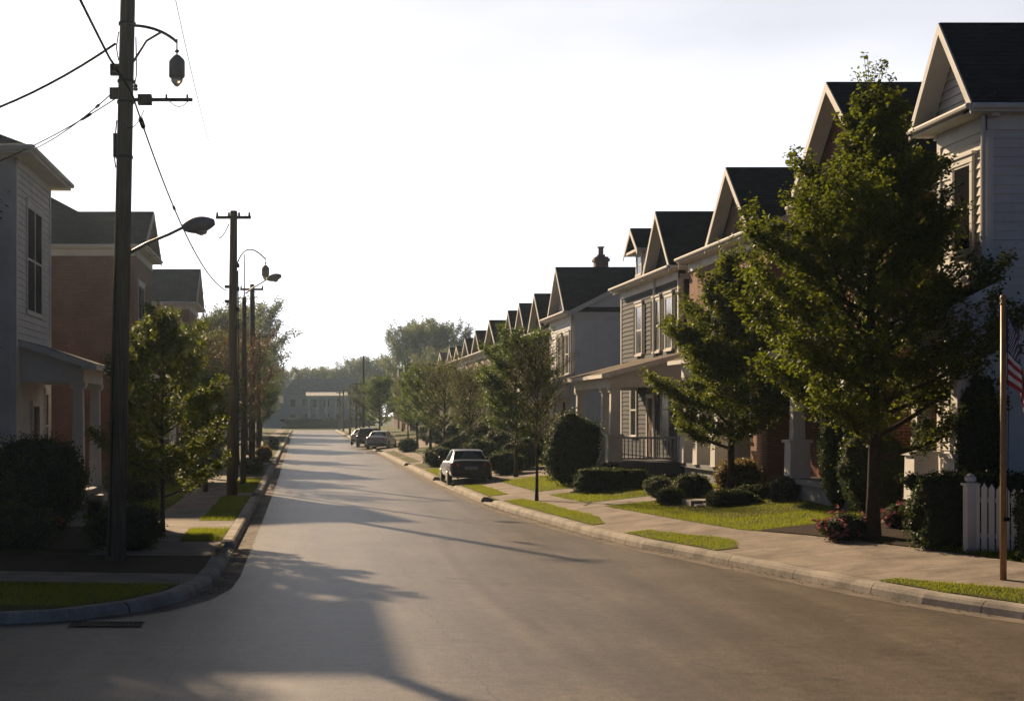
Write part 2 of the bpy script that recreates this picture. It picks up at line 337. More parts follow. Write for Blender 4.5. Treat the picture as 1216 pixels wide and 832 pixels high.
mb = MB(); mb.face([(-900, -300, -.03), (900, -300, -.03), (900, 1600, -.03), (-900, 1600, -.03)])
tag(mb.build('ground', M['earth']), kind='structure')
mb = MB()   # road: street, junction and cross streets
ys = sorted({a for a, b in KR} | {a for a, b in KL} | {float(q) for q in range(30, 270, 10)})
ys = [y for y in ys if 21.15 <= y <= 270]
for a, b in zip(ys, ys[1:]): mb.face([(xl(a)-.02, a, 0), (xr(a)+.02, a, 0), (xr(b)+.02, b, 0), (xl(b)-.02, b, 0)])
mb.face([(-40, 18.3, 0), (xr(18.3)+.02, 18.3, 0), (xr(21.15)+.02, 21.15, 0), (-40, 21.15, 0)])
mb.face([(-40, -30, 0), (40, -30, 0), (40, 18.0, 0), (-40, 18.0, 0)]); mb.face([(-40, 18.0, 0), (40, 18.0, 0), (20, 18.3, 0), (-40, 18.3, 0)])
mb.face([(-120, 270, 0), (120, 270, 0), (120, 279, 0), (-120, 279, 0)])
tag(mb.build('road', M['asphalt'], weld=True), kind='structure')
def yard(side, K, fx, fz, s, ustop):
    mb = MB(); rows = []; us = [.2, .28, 1, 1.8, 2.6, 3.5, 4.4, 5.3, 6.18, 8, 10.6, 14, 30, ustop]
    for y in samples(K, K[0][0], 270): rows.append([(fx(y)+s*u, y, fz(u)) for u in us])
    for r, q in zip(rows, rows[1:]):
        for k in range(len(us)-1): mb.face([r[k], r[k+1], q[k+1], q[k]])
    return tag(mb.build('lawn', M['lawn'], weld=True), kind='structure')
yard('R', KR, xr, zr, 1, 90); yard('L', KL, xl, zl, -1, 90)
def kerb(side, y0, y1, name, low=False):
    K, fx, s, fz = (KR, xr, 1, zr) if side == 'R' else (KL, xl, -1, zl)
    top = .045 if low else fz(.28)+.012
    prof = [(-.0, -.02), (.015, top*.55), (.05, top-.03), (.09, top), (.3, top), (.3, -.02)]
    mb = MB(); rows = []
    ss = samples(K, y0, y1)
    for i, y in enumerate(ss):
        j = .008*mnoise.noise(Vector((y*1.3, 9 if s > 0 else 4, 2)))
        rows.append([(fx(y)+s*(u+(j if u < .1 else 0)), y, z+(j if z > 0 else 0)) for u, z in prof])
    for r, q in zip(rows, rows[1:]):
        for k in range(len(prof)-1): mb.face([r[k], r[k+1], q[k+1], q[k]])
    mb.face(rows[0]); mb.face(rows[-1]); return tag(mb.build(name, M['kerb'], weld=False), kind='structure')
rk = [(18.3, 49.2, 0), (49.2, 51.2, 1), (51.2, 59.3, 0), (59.3, 67.5, 1), (67.5, 84, 0), (84, 86.5, 1), (86.5, 112, 0), (112, 142, 1), (142, 270, 0)]
for a, b, lo in rk: kerb('R', a, b, 'kerb', lo)
lk = [(21.2, 30.2, 0), (30.2, 33.6, 1), (33.6, 52, 0), (52, 54.5, 1), (54.5, 84, 0), (84, 87, 1), (87, 270, 0)]
for a, b, lo in lk: kerb('L', a, b, 'kerb', lo)
def flat_strip(K, fx, s, y0, y1, u0, u1, z, name, mat):
    mb = MB(); ss = samples(K, y0, y1); rows = [[(fx(y)-s*u0, y, z), (fx(y)-s*u1, y, z)] for y in ss]
    for r, q in zip(rows, rows[1:]): mb.face([r[0], r[1], q[1], q[0]])
    return tag(mb.build(name, mat, weld=True), kind='structure')
flat_strip(KR, xr, 1, 19.5, 270, -.01, .42, .004, 'gutter', M['gutter'])
flat_strip(KL, xl, -1, 22.2, 270, -.01, .36, .004, 'gutter', M['gutter'])
S1 = lambda y: float(np.interp(y, [20, 24, 28, 32, 34, 37, 43, 48, 60], [2.6, 2.9, 2.9, 2.6, 2.25, 2.2, 2.0, 1.9, 1.8]))
strip('R', 19.6, 270, .31, S1, .010, 'sidewalk', M['concrete'])
def vR(y): return float(np.interp(y, [22, 25.6, 31, 32.5, 35.6, 38, 40, 46, 48.6, 270], [1.5, .6, .7, 1.35, .9, .6, 1.0, 1.05, .95, .95]))
verge_R = [(21.0, 25.5), (31.1, 35.7), (38.2, 48.8), (51.5, 59.0), (67.8, 76), (77.3, 83.7), (86.8, 97), (98.4, 111.6), (142.5, 268)]
for a, b in verge_R: strip('R', a, b, .32, vR, .022, 'verge', M['lawn'])
walks_R = [(43.0, 44.6, 'R'), (49.3, 51.1, 'R'), (59.5, 67.3, 'R'), (76.1, 77.2, 'R'), (84.2, 86.3, 'R'), (97.2, 98.3, 'R'), (112.2, 141.8, 'R')]
for a, b, s_ in walks_R: strip('R', a, b, lambda y: S1(y)-.002, 6.4 if b-a < 3 else 5.2, .012, 'path', M['concrete'])
strip('R', 28.4, 33.4, S1, 4.7, .03, 'mulch_bed', M['mulch'], wob=.8)
strip('R', 36.2, 42.6, 3.0, 6.3, .03, 'mulch_bed', M['mulch'], wob=.5)
strip('R', 45.6, 48.9, 2.9, 4.0, .03, 'mulch_bed', M['mulch'], wob=.5)
strip('L', 33.6, 268, 1.25, 2.55, .010, 'sidewalk', M['concrete'])
strip('L', 25.2, 26.8, .31, 30, .010, 'sidewalk', M['concrete'])
strip('L', 26.8, 30.2, .31, 9, .02, 'mulch_bed', M['mulch'])
strip('L', 30.2, 33.6, .3, 2.8, .012, 'driveway', M['concrete'])
for a, b in ((37.4, 40.0), (52.1, 54.4), (66, 67.5), (84.1, 86.9)): strip('L', a, b, .31, 1.252, .012, 'path', M['concrete']); strip('L', a, b, 2.548, 6, .012, 'path', M['concrete'])
strip('L', 31.0, 37.2, 2.9, 7, .03, 'mulch_bed', M['mulch'], wob=.4)
# storm drain in the left kerb
t = thing('storm_drain', 'dark kerb inlet of the storm drain at the left street corner', 'storm drain', (-2.9, 22.0, 0))
mb = MB(); mb.box(-3.25, -2.2, 22.15-.28, 22.15-.25, .03, .12)
mb = MB()
for k in range(17): mb.box(-3.3+.06*k, -3.3+.06*k+.025, 21.35, 21.75, .006, .016)
mb.box(-3.34, -2.3, 21.31, 21.35, .006, .02); mb.box(-3.34, -2.3, 21.75, 21.79, .006, .02)
mb.build('grate', M['iron'], t, t.location)
mb = MB(); mb.box(-3.33, -2.31, 21.36, 21.74, .005, .009); mb.build('dark_plate', M['shutter'], t, t.location)  # flat dark plate paints in the darkness of the drain hole

# ------------------------------------------------------------------ houses
class House:
    def __init__(s, name, label, cat, xf, side, y0, y1, depth, zg, eave, wall, roof=None, group=None):
        s.xf, s.sd, s.y0, s.y1, s.dep, s.zg, s.ev = xf, side, y0, y1, depth, zg, eave
        s.o = thing(name, label, cat, (xf, (y0+y1)/2, zg), group); s.org = tuple(s.o.location)
        s.wall = wall; s.roof_mat = roof or M['roof']; s.clap = wall in (M['white_siding'], M['gray_siding'], M['pale_siding'])
        s.W, s.RF, s.TR = MB(), MB(), MB(); s.RP = MB()
    def P(s, d, y, z): return (s.xf+s.sd*d, y, z)
    def bx(s, mb, d0, d1, y0, y1, z0, z1):
        x0, x1 = s.xf+s.sd*d0, s.xf+s.sd*d1; mb.box(min(x0, x1), max(x0, x1), y0, y1, z0, z1)
    def sl(s, mb, pts, t): mb.slab([s.P(*p) for p in pts], t)
    def part(s, name, mb, mat, parent=None, **k): return mb.build(name, mat, parent or s.o, s.org, **k)
    def boards(s, mb, face, at, a0, a1, z0, z1, lim=None, ex=.18):
        z = z0
        while z < z1-.01:
            zt = min(z+ex, z1); l0, r0 = lim(z) if lim else (a0, a1); l1, r1 = lim(zt) if lim else (a0, a1)
            if face == 'front':
                mb.face([s.P(at-.034, l0, z), s.P(at-.034, r0, z), s.P(at-.004, r1, zt), s.P(at-.004, l1, zt)]); mb.face([s.P(at-.034, l0, z), s.P(at-.034, r0, z), s.P(at, r0, z), s.P(at, l0, z)])
            else:
                mb.face([s.P(l0, at-.034, z), s.P(r0, at-.034, z), s.P(r1, at-.004, zt), s.P(l1, at-.004, zt)]); mb.face([s.P(l0, at-.034, z), s.P(r0, at-.034, z), s.P(r0, at, z), s.P(l0, at, z)])
            z = zt
    def body(s, y0=None, y1=None, d0=0, d1=None, top=None):
        y0 = s.y0 if y0 is None else y0; y1 = s.y1 if y1 is None else y1; d1 = s.dep if d1 is None else d1; top = top or s.ev
        s.bx(s.W, d0, d1, y0, y1, s.zg-.4, top)
        if s.clap:
            s.boards(s.W, 'front', d0, y0+.1, y1-.1, s.zg+.5, top-.3); s.boards(s.W, 'side', y0, d0+.1, d1, s.zg+.5, top-.3)
            for yy in (y0-.03, y1-.14): s.bx(s.TR, d0-.05, d0+.14, yy, yy+.17, s.zg+.3, top-.02)
        s.bx(s.TR, d0-.052, d1, y0-.052, y0-.002, top-.32, top-.025)           # frieze boards
        s.bx(s.TR, d0-.052, d0-.002, y0-.052, y1+.02, top-.32, top-.025)
    def cornice(s, y0, y1, oh=.45):
        """boxed eave along the whole front with a shingled top and a gutter"""
        z = s.ev
        s.bx(s.TR, -oh, .0, y0-oh*.8, y1+oh*.8, z-.02, z+.13)
        s.sl(s.RF, [(-oh-.03, y0-oh*.8, z+.14), (-oh-.03, y1+oh*.8, z+.14), (.02, y1+oh*.8, z+.36), (.02, y0-oh*.8, z+.36)], .03)
        s.TR.tube([s.P(-oh-.05, y0-oh*.8, z+.09), s.P(-oh-.05, y1+oh*.8, z+.09)], .06, 8)
    def gable_x(s, y0, y1, zr_, d0=-.45, d1=None, oh=.4, foot=None, wallmat=True):
        """roof with its ridge running back from the street over y0..y1, gable wall to the street"""
        d1 = s.dep if d1 is None else d1; ym = (y0+y1)/2; z = s.ev; h = (y1-y0)/2; sl = (zr_-z)/(h+oh); h2 = h+oh*.7
        for sg in (-1, 1):
            e = ym+sg*(h+oh); ze = z
            pts = [(d0, ym, zr_+.16), (d1, ym, zr_+.16), (d1, e, ze+.16), (d0, e, ze+.16)]
            s.sl(s.RF, pts, .1)
            v_ = .16-.1*math.sqrt(1+sl*sl)-.006; s.sl(s.TR, [(d0+.01, ym+sg*.02, zr_+v_), (-.04, ym+sg*.02, zr_+v_), (-.04, e, ze+v_), (d0+.01, e, ze+v_)], .02)   # soffit
            # bargeboard on the front edge
            for dd, th, zz in ((d0-.035, .035, 0),):
                a, b = (ym, zr_+.15), (e, ze+.15)
                s.TR.hexa([s.P(dd, a[0], a[1]-.24), s.P(dd+th, a[0], a[1]-.24), s.P(dd+th, b[0], b[1]-.24), s.P(dd, b[0], b[1]-.24), s.P(dd, a[0], a[1]), s.P(dd+th, a[0], a[1]), s.P(dd+th, b[0], b[1]), s.P(dd, b[0], b[1])])
        # gable triangle
        lim = lambda q: (ym-min(h2, max(zr_-q, 0)/sl), ym+min(h2, max(zr_-q, 0)/sl))
        zb = zr_-sl*h2; F = lambda d: [s.P(d, ym-h2, zb-.25), s.P(d, ym+h2, zb-.25), s.P(d, ym+h2, zb), s.P(d, ym+.02, zr_), s.P(d, ym-.02, zr_), s.P(d, ym-h2, zb)]
        A, B = F(-.004), F(.15)
        s.W.face(A); s.W.face(B[::-1])
        for k in range(6): s.W.face([A[k], A[(k+1) % 6], B[(k+1) % 6], B[k]])
        if s.clap: s.boards(s.W, 'front', -.005, ym-h2, ym+h2, z+.1, zr_-.05, lim)
    def side_eave(s, y, d0=-.45, d1=None):
        d1 = s.dep if d1 is None else d1; z = s.ev
        s.bx(s.TR, d0, d1, y-.42, y-.0, z-.03, z+.11); s.TR.tube([s.P(d0, y-.46, z+.07), s.P(d1, y-.46, z+.07)], .06, 8)
    def main_roof(s, y0, y1, slope, ridge_d, oh=.35):
        """roof with its ridge parallel to the street and gable ends"""
        zr_ = s.ev+slope*ridge_d
        a = (-.3, s.ev-slope*.3+.14); b = (2*ridge_d+.3, s.ev-slope*.3+.14)
        for q in (a, b):
            s.sl(s.RF, [(q[0], y0-oh, q[1]+.12), (q[0], y1+oh, q[1]+.12), (ridge_d, y1+oh, zr_+.26), (ridge_d, y0-oh, zr_+.26)], .1)
            for yy in (y0-oh-.035, y1+oh):
                s.TR.hexa([s.P(q[0], yy, q[1]-.14), s.P(ridge_d, yy, zr_), s.P(ridge_d, yy+.035, zr_), s.P(q[0], yy+.035, q[1]-.14), s.P(q[0], yy, q[1]+.11), s.P(ridge_d, yy, zr_+.25), s.P(ridge_d, yy+.035, zr_+.25), s.P(q[0], yy+.035, q[1]+.11)])
        for yy in (y0-.003, y1-.197):
            s.W.hexa([s.P(0, yy, s.ev-.01), s.P(2*ridge_d, yy, s.ev-.01), s.P(2*ridge_d, yy+.2, s.ev-.01), s.P(0, yy+.2, s.ev-.01), s.P(ridge_d-.01, yy, zr_), s.P(ridge_d+.01, yy, zr_), s.P(ridge_d+.01, yy+.2, zr_), s.P(ridge_d-.01, yy+.2, zr_)])
    def window(s, face, at, a0, a1, z0, z1, shutters=False, cols=1, hood=False, glass='glass'):
        F, G = MB(), MB(); w_ = .09
        def b(mb, p0, p1, l0, l1, h0, h1):
            k_ = .3 if (s.sd < 0 and face == 'front') else .5; o_ = .036 if s.clap else 0
            p0, p1 = (o_+p0*k_ if p0 > 0 else 0), o_+p1*k_
            if face == 'front': s.bx(mb, at-p1, at-p0, l0, l1, h0, h1)
            else:
                x0, x1 = s.xf+s.sd*l0, s.xf+s.sd*l1; mb.box(min(x0, x1), max(x0, x1), at-p1, at-p0, h0, h1)
        b(F, .0, .085, a0-w_, a0, z0, z1+.002); b(F, .0, .085, a1, a1+w_, z0, z1+.002); b(F, .0, .10, a0-w_-.03, a1+w_+.03, z1, z1+.14)
        if hood: b(F, .0, .17, a0-w_-.1, a1+w_+.1, z1+.14, z1+.2)
        zm = (z0+z1)/2
        for c in range(cols):
            l, r = a0+(a1-a0)*c/cols, a0+(a1-a0)*(c+1)/cols
            if c: b(F, .03, .08, l-.045, l+.045, z0, z1)
            b(F, .03, .06, l+.045, r-.045, zm-.03, zm+.03); b(F, .03, .058, l, l+.045, z0, z1); b(F, .03, .058, r-.045, r, z0, z1); b(F, .03, .058, l+.045, r-.045, z1-.05, z1); b(F, .03, .058, l+.045, r-.045, z0, z0+.05)
            b(G, .0, .034, l+.045, r-.045, z0+.05, z1-.05)
        wo = s.part('window', F, M['trim']); s.part('pane', G, M[glass], wo)
        Sg = MB(); b(Sg, .0, .15, a0-w_-.05, a1+w_+.05, z0-.08, z0); s.part('sill', Sg, M['trim'], wo)
        if shutters:
            sw = min(.42, (a1-a0)*.5)
            for l in (a0-w_-sw-.02, a1+w_+.02):
                H = MB(); b(H, .0, .05, l, l+.05, z0, z1); b(H, .0, .05, l+sw-.05, l+sw, z0, z1); z = z0
                while z < z1-.02: b(H, .012, .045, l+.05, l+sw-.05, z, min(z+.055, z1)); z += .08
                s.part('shutter', H, M['shutter'], wo)
        return wo
    def door(s, face, at, a0, a1, z0, z1):
        D, F, K = MB(), MB(), MB()
        def b(mb, p0, p1, l0, l1, h0, h1):
            if face == 'front': s.bx(mb, at-p1, at-p0, l0, l1, h0, h1)
            else:
                x0, x1 = s.xf+s.sd*l0, s.xf+s.sd*l1; mb.box(min(x0, x1), max(x0, x1), at-p1, at-p0, h0, h1)
        b(D, .0, .04, a0, a1, z0, z1)
        for k in range(2):
            for q in range(2): b(D, .038, .055, a0+.12+(a1-a0-.1)/2*k, a0-.02+(a1-a0-.1)/2*(k+1), z0+.15+(z1-z0)/2*q, z0+(z1-z0)/2*(q+1)-.1)
        b(F, .0, .09, a0-.12, a0, z0, z1); b(F, .0, .09, a1, a1+.12, z0, z1); b(F, .0, .1, a0-.14, a1+.14, z1, z1+.15); b(K, .05, .1, a0+.06, a0+.1, z0+1, z0+1.08)
        d = s.part('door', D, M['door']); s.part('frame', F, M['trim'], d); s.part('handle', K, M['chrome'], d)
    def column(s, d, y, z0, z1, r=.16, ped=.9, ph=.26):
        """tapered square column on a pedestal"""
        C = MB(); x, _, _ = s.P(d, y, 0)
        def fr(r0, r1, a, b): C.hexa([(x-r0, y-r0, a), (x+r0, y-r0, a), (x+r0, y+r0, a), (x-r0, y+r0, a), (x-r1, y-r1, b), (x+r1, y-r1, b), (x+r1, y+r1, b), (x-r1, y+r1, b)])
        if ped:
            fr(ph, ph*.94, z0, z0+ped); fr(ph*1.18, ph*1.18, z0+ped, z0+ped+.08); fr(ph*1.12, ph*1.1, z0-.0, z0+.001)
            z0 = z0+ped+.08
        fr(r, r*.8, z0, z1-.16); fr(r*1.15, r*1.15, z1-.16, z1-.1); fr(r*1.3, r*1.3, z1-.1, z1)
        return s.part('column', C, M['trim'])
    def porch(s, d, y0, y1, zf, ze, zw, cols, rail=True, roofmat='roof_brown', step_y=None, ped=.9):
        """shed-roofed porch: d = how far it stands out"""
        F = MB(); s.bx(F, -d, -.03, y0, y1, zf-.14, zf); s.bx(F, -d+.12, -.03, y0+.08, y1-.08, s.zg-.5, zf-.14)
        pf = s.part('porch', F, M['porch_floor'])
        Rf = MB(); s.sl(Rf, [(-d-.35, y0-.35, ze+.05), (-d-.35, y1+.35, ze+.05), (-.005, y1+.35, zw), (-.005, y0-.35, zw)], .08); s.part('porch_roof', Rf, M[roofmat], pf)
        B = MB(); s.bx(B, -d+.02, -d+.22, y0, y1, ze-.42, ze-.05); s.bx(B, -d+.22, -.03, y0, y0+.2, ze-.42, ze-.05); s.bx(B, -d+.22, -.03, y1-.2, y1, ze-.42, ze-.05)
        for yy in (y0+.02, y1-.14):   # closed shed ends
            B.hexa([s.P(-d+.1, yy, ze-.05), s.P(-.03, yy, ze-.05), s.P(-.03, yy+.12, ze-.05), s.P(-d+.1, yy+.12, ze-.05), s.P(-d+.1, yy, ze+.07), s.P(-.03, yy, zw-.12), s.P(-.03, yy+.12, zw-.12), s.P(-d+.1, yy+.12, ze+.07)])
        s.bx(B, -d-.36, -d-.33, y0-.36, y1+.36, ze-.1, ze+.03); s.bx(B, -d-.33, -d+.02, y0-.34, y1+.34, ze-.1, ze-.06)
        B.hexa([s.P(-d-.35, y0-.385, ze-.12), s.P(-.03, y0-.385, zw-.2), s.P(-.03, y0-.352, zw-.2), s.P(-d-.35, y0-.352, ze-.12), s.P(-d-.35, y0-.385, ze+.04), s.P(-.03, y0-.385, zw-.01), s.P(-.03, y0-.352, zw-.01), s.P(-d-.35, y0-.352, ze+.04)])
        s.part('beam', B, M['trim'], pf)
        for y in cols: s.column(-d+.2, y, zf, ze-.42, ped=ped)
        if rail:
            def railing(p, q):
                Rl = MB(); p, q = Vector(p), Vector(q); n_ = max(2, int((q-p).length/.13))
                for zz, t_ in ((.85, .04), (.12, .035)): Rl.tube([p+Vector((0, 0, zz)), q+Vector((0, 0, zz))], t_, 6)
                for k in range(1, n_):
                    c = p.lerp(q, k/n_); Rl.box(c.x-.018, c.x+.018, c.y-.018, c.y+.018, zf+.12, zf+.84)
                s.part('railing', Rl, M['trim'], pf)
            railing(s.P(-d+.4, y0+.12, zf), s.P(-.1, y0+.12, zf))
            cs = sorted(cols)
            for a, b in zip(cs, cs[1:]):
                if step_y and a < step_y < b: continue
                railing(s.P(-d+.2, a+.25, zf), s.P(-d+.2, b-.25, zf))
        if step_y:
            St = MB(); nst = max(2, int((zf-s.zg)/.18))
            for k in range(nst): s.bx(St, -d-.3*(nst-k), -d+.1, step_y-.65, step_y+.65, s.zg-.3, zf-(zf-s.zg)*(nst-k)/(nst+1)+.0)
            s.part('steps', St, M['stone'], pf)
    def downspout(s, d, y):
        D = MB(); D.tube([s.P(d, y, s.ev-.05), s.P(d, y, s.ev-.3), s.P(d, y, s.zg+.1)], .045, 6); s.part('downspout', D, M['trim'])
    def chimney(s, d, y, z0, z1):
        C = MB(); s.bx(C, d-.35, d+.35, y-.3, y+.3, z0, z1); s.bx(C, d-.42, d+.42, y-.37, y+.37, z1-.25, z1-.1); s.bx(C, d-.2, d+.2, y-.2, y+.2, z1, z1+.12)
        C.tube([s.P(d, y, z1+.12), s.P(d, y, z1+.5)], .14, 8); C.tube([s.P(d, y, z1+.5), s.P(d, y, z1+.56)], .2, 8)
        return C
    def finish(s, chim=None, trim='trim'):
        wo = s.part('wall', s.W, s.wall); ro = s.part('roof', s.RF, s.roof_mat); s.part('trim', s.TR, M[trim])
        if chim: s.part('chimney', chim, M['brick_brown'], ro)
        return s

XF = 13.3
# -- right, nearest: white clapboard with a narrow street gable
h = House('white_house', 'nearest white clapboard house at right behind the flag, steep narrow gable', 'house', XF, 1, 29.6, 31.75, 10, .85, 8.85, M['white_siding'])
h.body(); h.cornice(29.6, 31.75); h.gable_x(29.6, 31.75, 10.75, oh=.42); h.side_eave(29.6)
h.body(y0=31.76, y1=33.9, d0=2.5, d1=10, top=8.2)
h.window('front', 0, 30.15, 30.95, 6.25, 8.0, hood=True, glass='dark_glass'); h.window('front', 0, 30.2, 31.1, 2.4, 4.2); h.window('side', 29.6, 2.2, 3.1, 6.2, 8.0); h.door('side', 29.6, 1.0, 1.95, 1.6, 3.75)
h.porch(.85, 28.95, 31.4, 1.25, 4.95, 5.6, [29.2, 31.1], rail=False)
h.downspout(-.1, 29.5); h.finish()
# -- brick house with the tall roof behind the big tree
h = House('brick_house', 'red brick house behind the tallest street tree, big dark roof showing above it', 'house', XF, 1, 34.7, 39.9, 10, .9, 8.35, M['brick_red'])
h.body(); h.cornice(34.7, 39.9); h.gable_x(34.7, 39.9, 11.0); h.side_eave(34.7)
for a in (35.6, 38.0): h.window('front', 0, a, a+.9, 5.3, 7.3, hood=True)
h.window('front', 0, 38.0, 38.9, 2.2, 4.2); h.door('front', 0, 35.6, 36.6, 1.5, 3.8); h.window('side', 34.7, 3, 4, 5.3, 7.2)
h.porch(.8, 35.2, 39.4, 1.35, 4.6, 5.0, [35.5, 39.1], rail=False); h.finish()
# -- brick house with pink gable, rake rising to the right
h = House('brick_house', 'brick house with white pilasters and pinkish gable between the two green street trees', 'house', XF, 1, 43.6, 52.4, 9.6, .9, 8.2, M['brick_brown'])
h.body(); h.cornice(44.0, 52.0); h.gable_x(44.2, 48.2, 10.35, d1=5.0); h.main_roof(43.6, 52.4, .52, 4.8)
for a in (44.6, 46.3, 49.0): h.window('front', 0, a, a+.85, 5.2, 7.2, hood=True)
for a in (45.2, 48.4): h.window('front', 0, a, a+.9, 2.2, 4.3)
h.door('front', 0, 46.9, 47.8, 1.5, 3.7); h.window('side', 43.6, 3.2, 4.1, 2.2, 4.1)
h.porch(.9, 43.7, 50.0, 1.4, 4.7, 5.1, [43.95, 45.9, 48.0, 49.7], rail=False, step_y=None)
Cm = MB(); h.bx(Cm, 4.0, 4.7, 43.2, 43.55, 1, 11.2); h.finish()
# -- dark grey house with dormer and big porch
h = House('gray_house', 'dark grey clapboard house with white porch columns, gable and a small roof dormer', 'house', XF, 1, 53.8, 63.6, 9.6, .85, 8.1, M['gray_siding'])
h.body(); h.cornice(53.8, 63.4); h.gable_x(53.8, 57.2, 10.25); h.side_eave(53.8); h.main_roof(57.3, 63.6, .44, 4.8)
for a in (54.7, 56.6, 59.6): h.window('front', 0, a, a+.95, 5.35, 7.25, shutters=True, hood=True, glass='curtain')
h.window('front', 0, 55.2, 56.3, 2.1, 4.2, glass='curtain'); h.window('front', 0, 60.6, 61.6, 2.1, 4.2); h.door('front', 0, 57.6, 58.6, 1.35, 3.6); h.window('side', 53.8, 1.5, 2.3, 2.1, 4.0)
h.porch(2.55, 53.4, 60.6, 1.3, 4.35, 5.15, [53.7, 55.2, 60.3], rail=True, step_y=57)
D = MB(); h.bx(D, .1, 3, 59.6, 61.4, 8.1, 9.55); h.boards(D, 'front', .1, 59.7, 61.3, 8.4, 9.4); dm = h.part('dormer', D, M['white_siding'])
D = MB()
for sg in (-1, 1): h.sl(D, [(-.3, 60.5, 10.4), (4.2, 60.5, 10.4), (4.2, 60.5+sg*1.3, 9.45), (-.3, 60.5+sg*1.3, 9.45)], .09)
h.part('dormer_roof', D, h.roof_mat, dm)
D = MB()
for sg in (-1, 1): D.hexa([h.P(-.335, 60.5, 10.14), h.P(-.305, 60.5, 10.14), h.P(-.305, 60.5+sg*1.3, 9.2), h.P(-.335, 60.5+sg*1.3, 9.2), h.P(-.335, 60.5, 10.38), h.P(-.305, 60.5, 10.38), h.P(-.305, 60.5+sg*1.3, 9.43), h.P(-.335, 60.5+sg*1.3, 9.43)])
D.hexa([h.P(.1, 59.6, 9.5), h.P(.2, 59.6, 9.5), h.P(.2, 61.4, 9.5), h.P(.1, 61.4, 9.5), h.P(.1, 60.49, 10.25), h.P(.2, 60.49, 10.25), h.P(.2, 60.51, 10.25), h.P(.1, 60.51, 10.25)])
h.bx(D, -.3, .1, 59.2, 61.8, 9.38, 9.48); h.part('dormer_trim', D, M['trim'], dm)
h.window('front', .1, 60.1, 60.9, 8.55, 9.3); h.downspout(-.1, 57.3); h.finish()
# -- white house with chimney
h = House('white_house', 'pale house with a blank white side wall and a brick chimney', 'house', XF, 1, 75.2, 82.0, 9.2, .85, 7.95, M['pale_siding'])
h.body(); h.cornice(75.2, 82.0); h.gable_x(75.4, 79.8, 10.35, d1=5.2); h.main_roof(75.2, 82.0, .5, 4.6)
for a in (76.0, 78.3): h.window('front', 0, a, a+1.0, 5.0, 7.0, shutters=True, hood=True, glass='curtain')
h.window('front', 0, 79.6, 80.6, 2.0, 4.0); h.door('front', 0, 76.9, 77.9, 1.35, 3.6)
h.porch(2.3, 75.4, 81.4, 1.3, 4.2, 5.0, [75.7, 78.6, 81.1], rail=False, step_y=77.4)
h.downspout(-.1, 75.1); h.finish(h.chimney(2.6, 81.4, 8.5, 11.4))
# -- row of similar gabled houses going away
far = [(82.9, 88.4, 85.2, 2.3, 9.6, 'brick_dark', 'first gabled house beyond the white house with the chimney'),
       (88.7, 94.0, 91.2, 2.2, 9.5, 'brick_brown', 'second gabled house beyond the white house with the chimney'),
       (94.2, 100.4, 96.2, 2.0, 9.4, 'brick_dark', 'third gabled house beyond the white house with the chimney'),
       (100.7, 110.8, 106.0, 3.2, 9.4, 'brick_brown', 'wide brick house with the broad gable midway along the receding row'),
       (111.0, 118.4, 114.6, 2.6, 9.15, 'brick_dark', 'brown gabled house just beyond the wide broad gable'),
       (118.6, 125.8, 122.0, 2.5, 8.95, 'brick_brown', 'second gabled house beyond the wide broad gable'),
       (126.0, 131.8, 129.0, 2.2, 8.6, 'pale_siding', 'pale gabled house in the farther part of the row'),
       (132.0, 138.6, 135.2, 2.4, 8.75, 'brick_brown', 'last but one gable of the unbroken row at right'),
       (140.5, 149.0, 144.8, 2.6, 8.7, 'brick_dark', 'last gabled house of the row before the tall trees')]
for i, (a, b, ym, hw, zr_, wm, lab) in enumerate(far):
    h = House('gabled_house', lab, 'house', XF, 1, a, b, 9, .8, 7.45, M[wm], M[('roof', 'roof_blue', 'roof', 'roof_dusk')[i % 4]], group='gabled houses receding along the right side')
    h.body(); h.cornice(a, b, .4); h.gable_x(ym-hw, ym+hw, zr_, d0=-.4, d1=4.6, oh=.3)
    sl_ = min(.42, (zr_-7.45-.25)/4.5); h.main_roof(a, b, sl_, 4.5)
    n_ = 2 if b-a < 8 else 3
    for k in range(n_):
        c = a+(b-a)*(k+.5)/n_; h.window('front', 0, c-.5, c+.5, 4.9, 6.7, shutters=(i % 3 == 1), hood=True, glass=('curtain', 'glass')[i % 2])
    c = (a+b)/2; h.window('front', 0, a+1, a+2, 1.9, 3.7); h.door('front', 0, c+.4, c+1.35, 1.25, 3.4)
    h.porch(2.0, a+.4, b-.4, 1.2, 4.0, 4.65, [a+.7, c, b-.7], rail=(i % 2 == 0), step_y=c+.9, ped=.7)
    vp = MB(); vp.tube([h.P(2.2, a+1.1, 8.2), h.P(2.2, a+1.1, 9.1)], .06, 8); h.part('vent_pipe', vp, M['dark_metal'])
    if i in (1, 3, 6): h.finish(h.chimney(3, a+.8, 7.8, 10.2))
    else: h.finish()
for i, (a, b, zz, lab) in enumerate([(192, 201, 9.3, 'nearest of the hazy dark roofed houses below the tall trees'), (204, 213, 9.0, 'middle hazy dark roofed house below the tall trees'), (217, 228, 8.9, 'farthest hazy dark roofed house on the right side')]):
    h = House('distant_house', lab, 'house', XF, 1, a, b, 9, .5, 6.8, M['brick_dark'], group='hazy houses past the row')
    h.body(); h.cornice(a, b, .4); h.gable_x(a+.5, b-.5, zz, d1=9); h.side_eave(a)
    for c in (a+2, b-3): h.window('front', 0, c, c+1.1, 4.3, 6.1)
    h.finish()
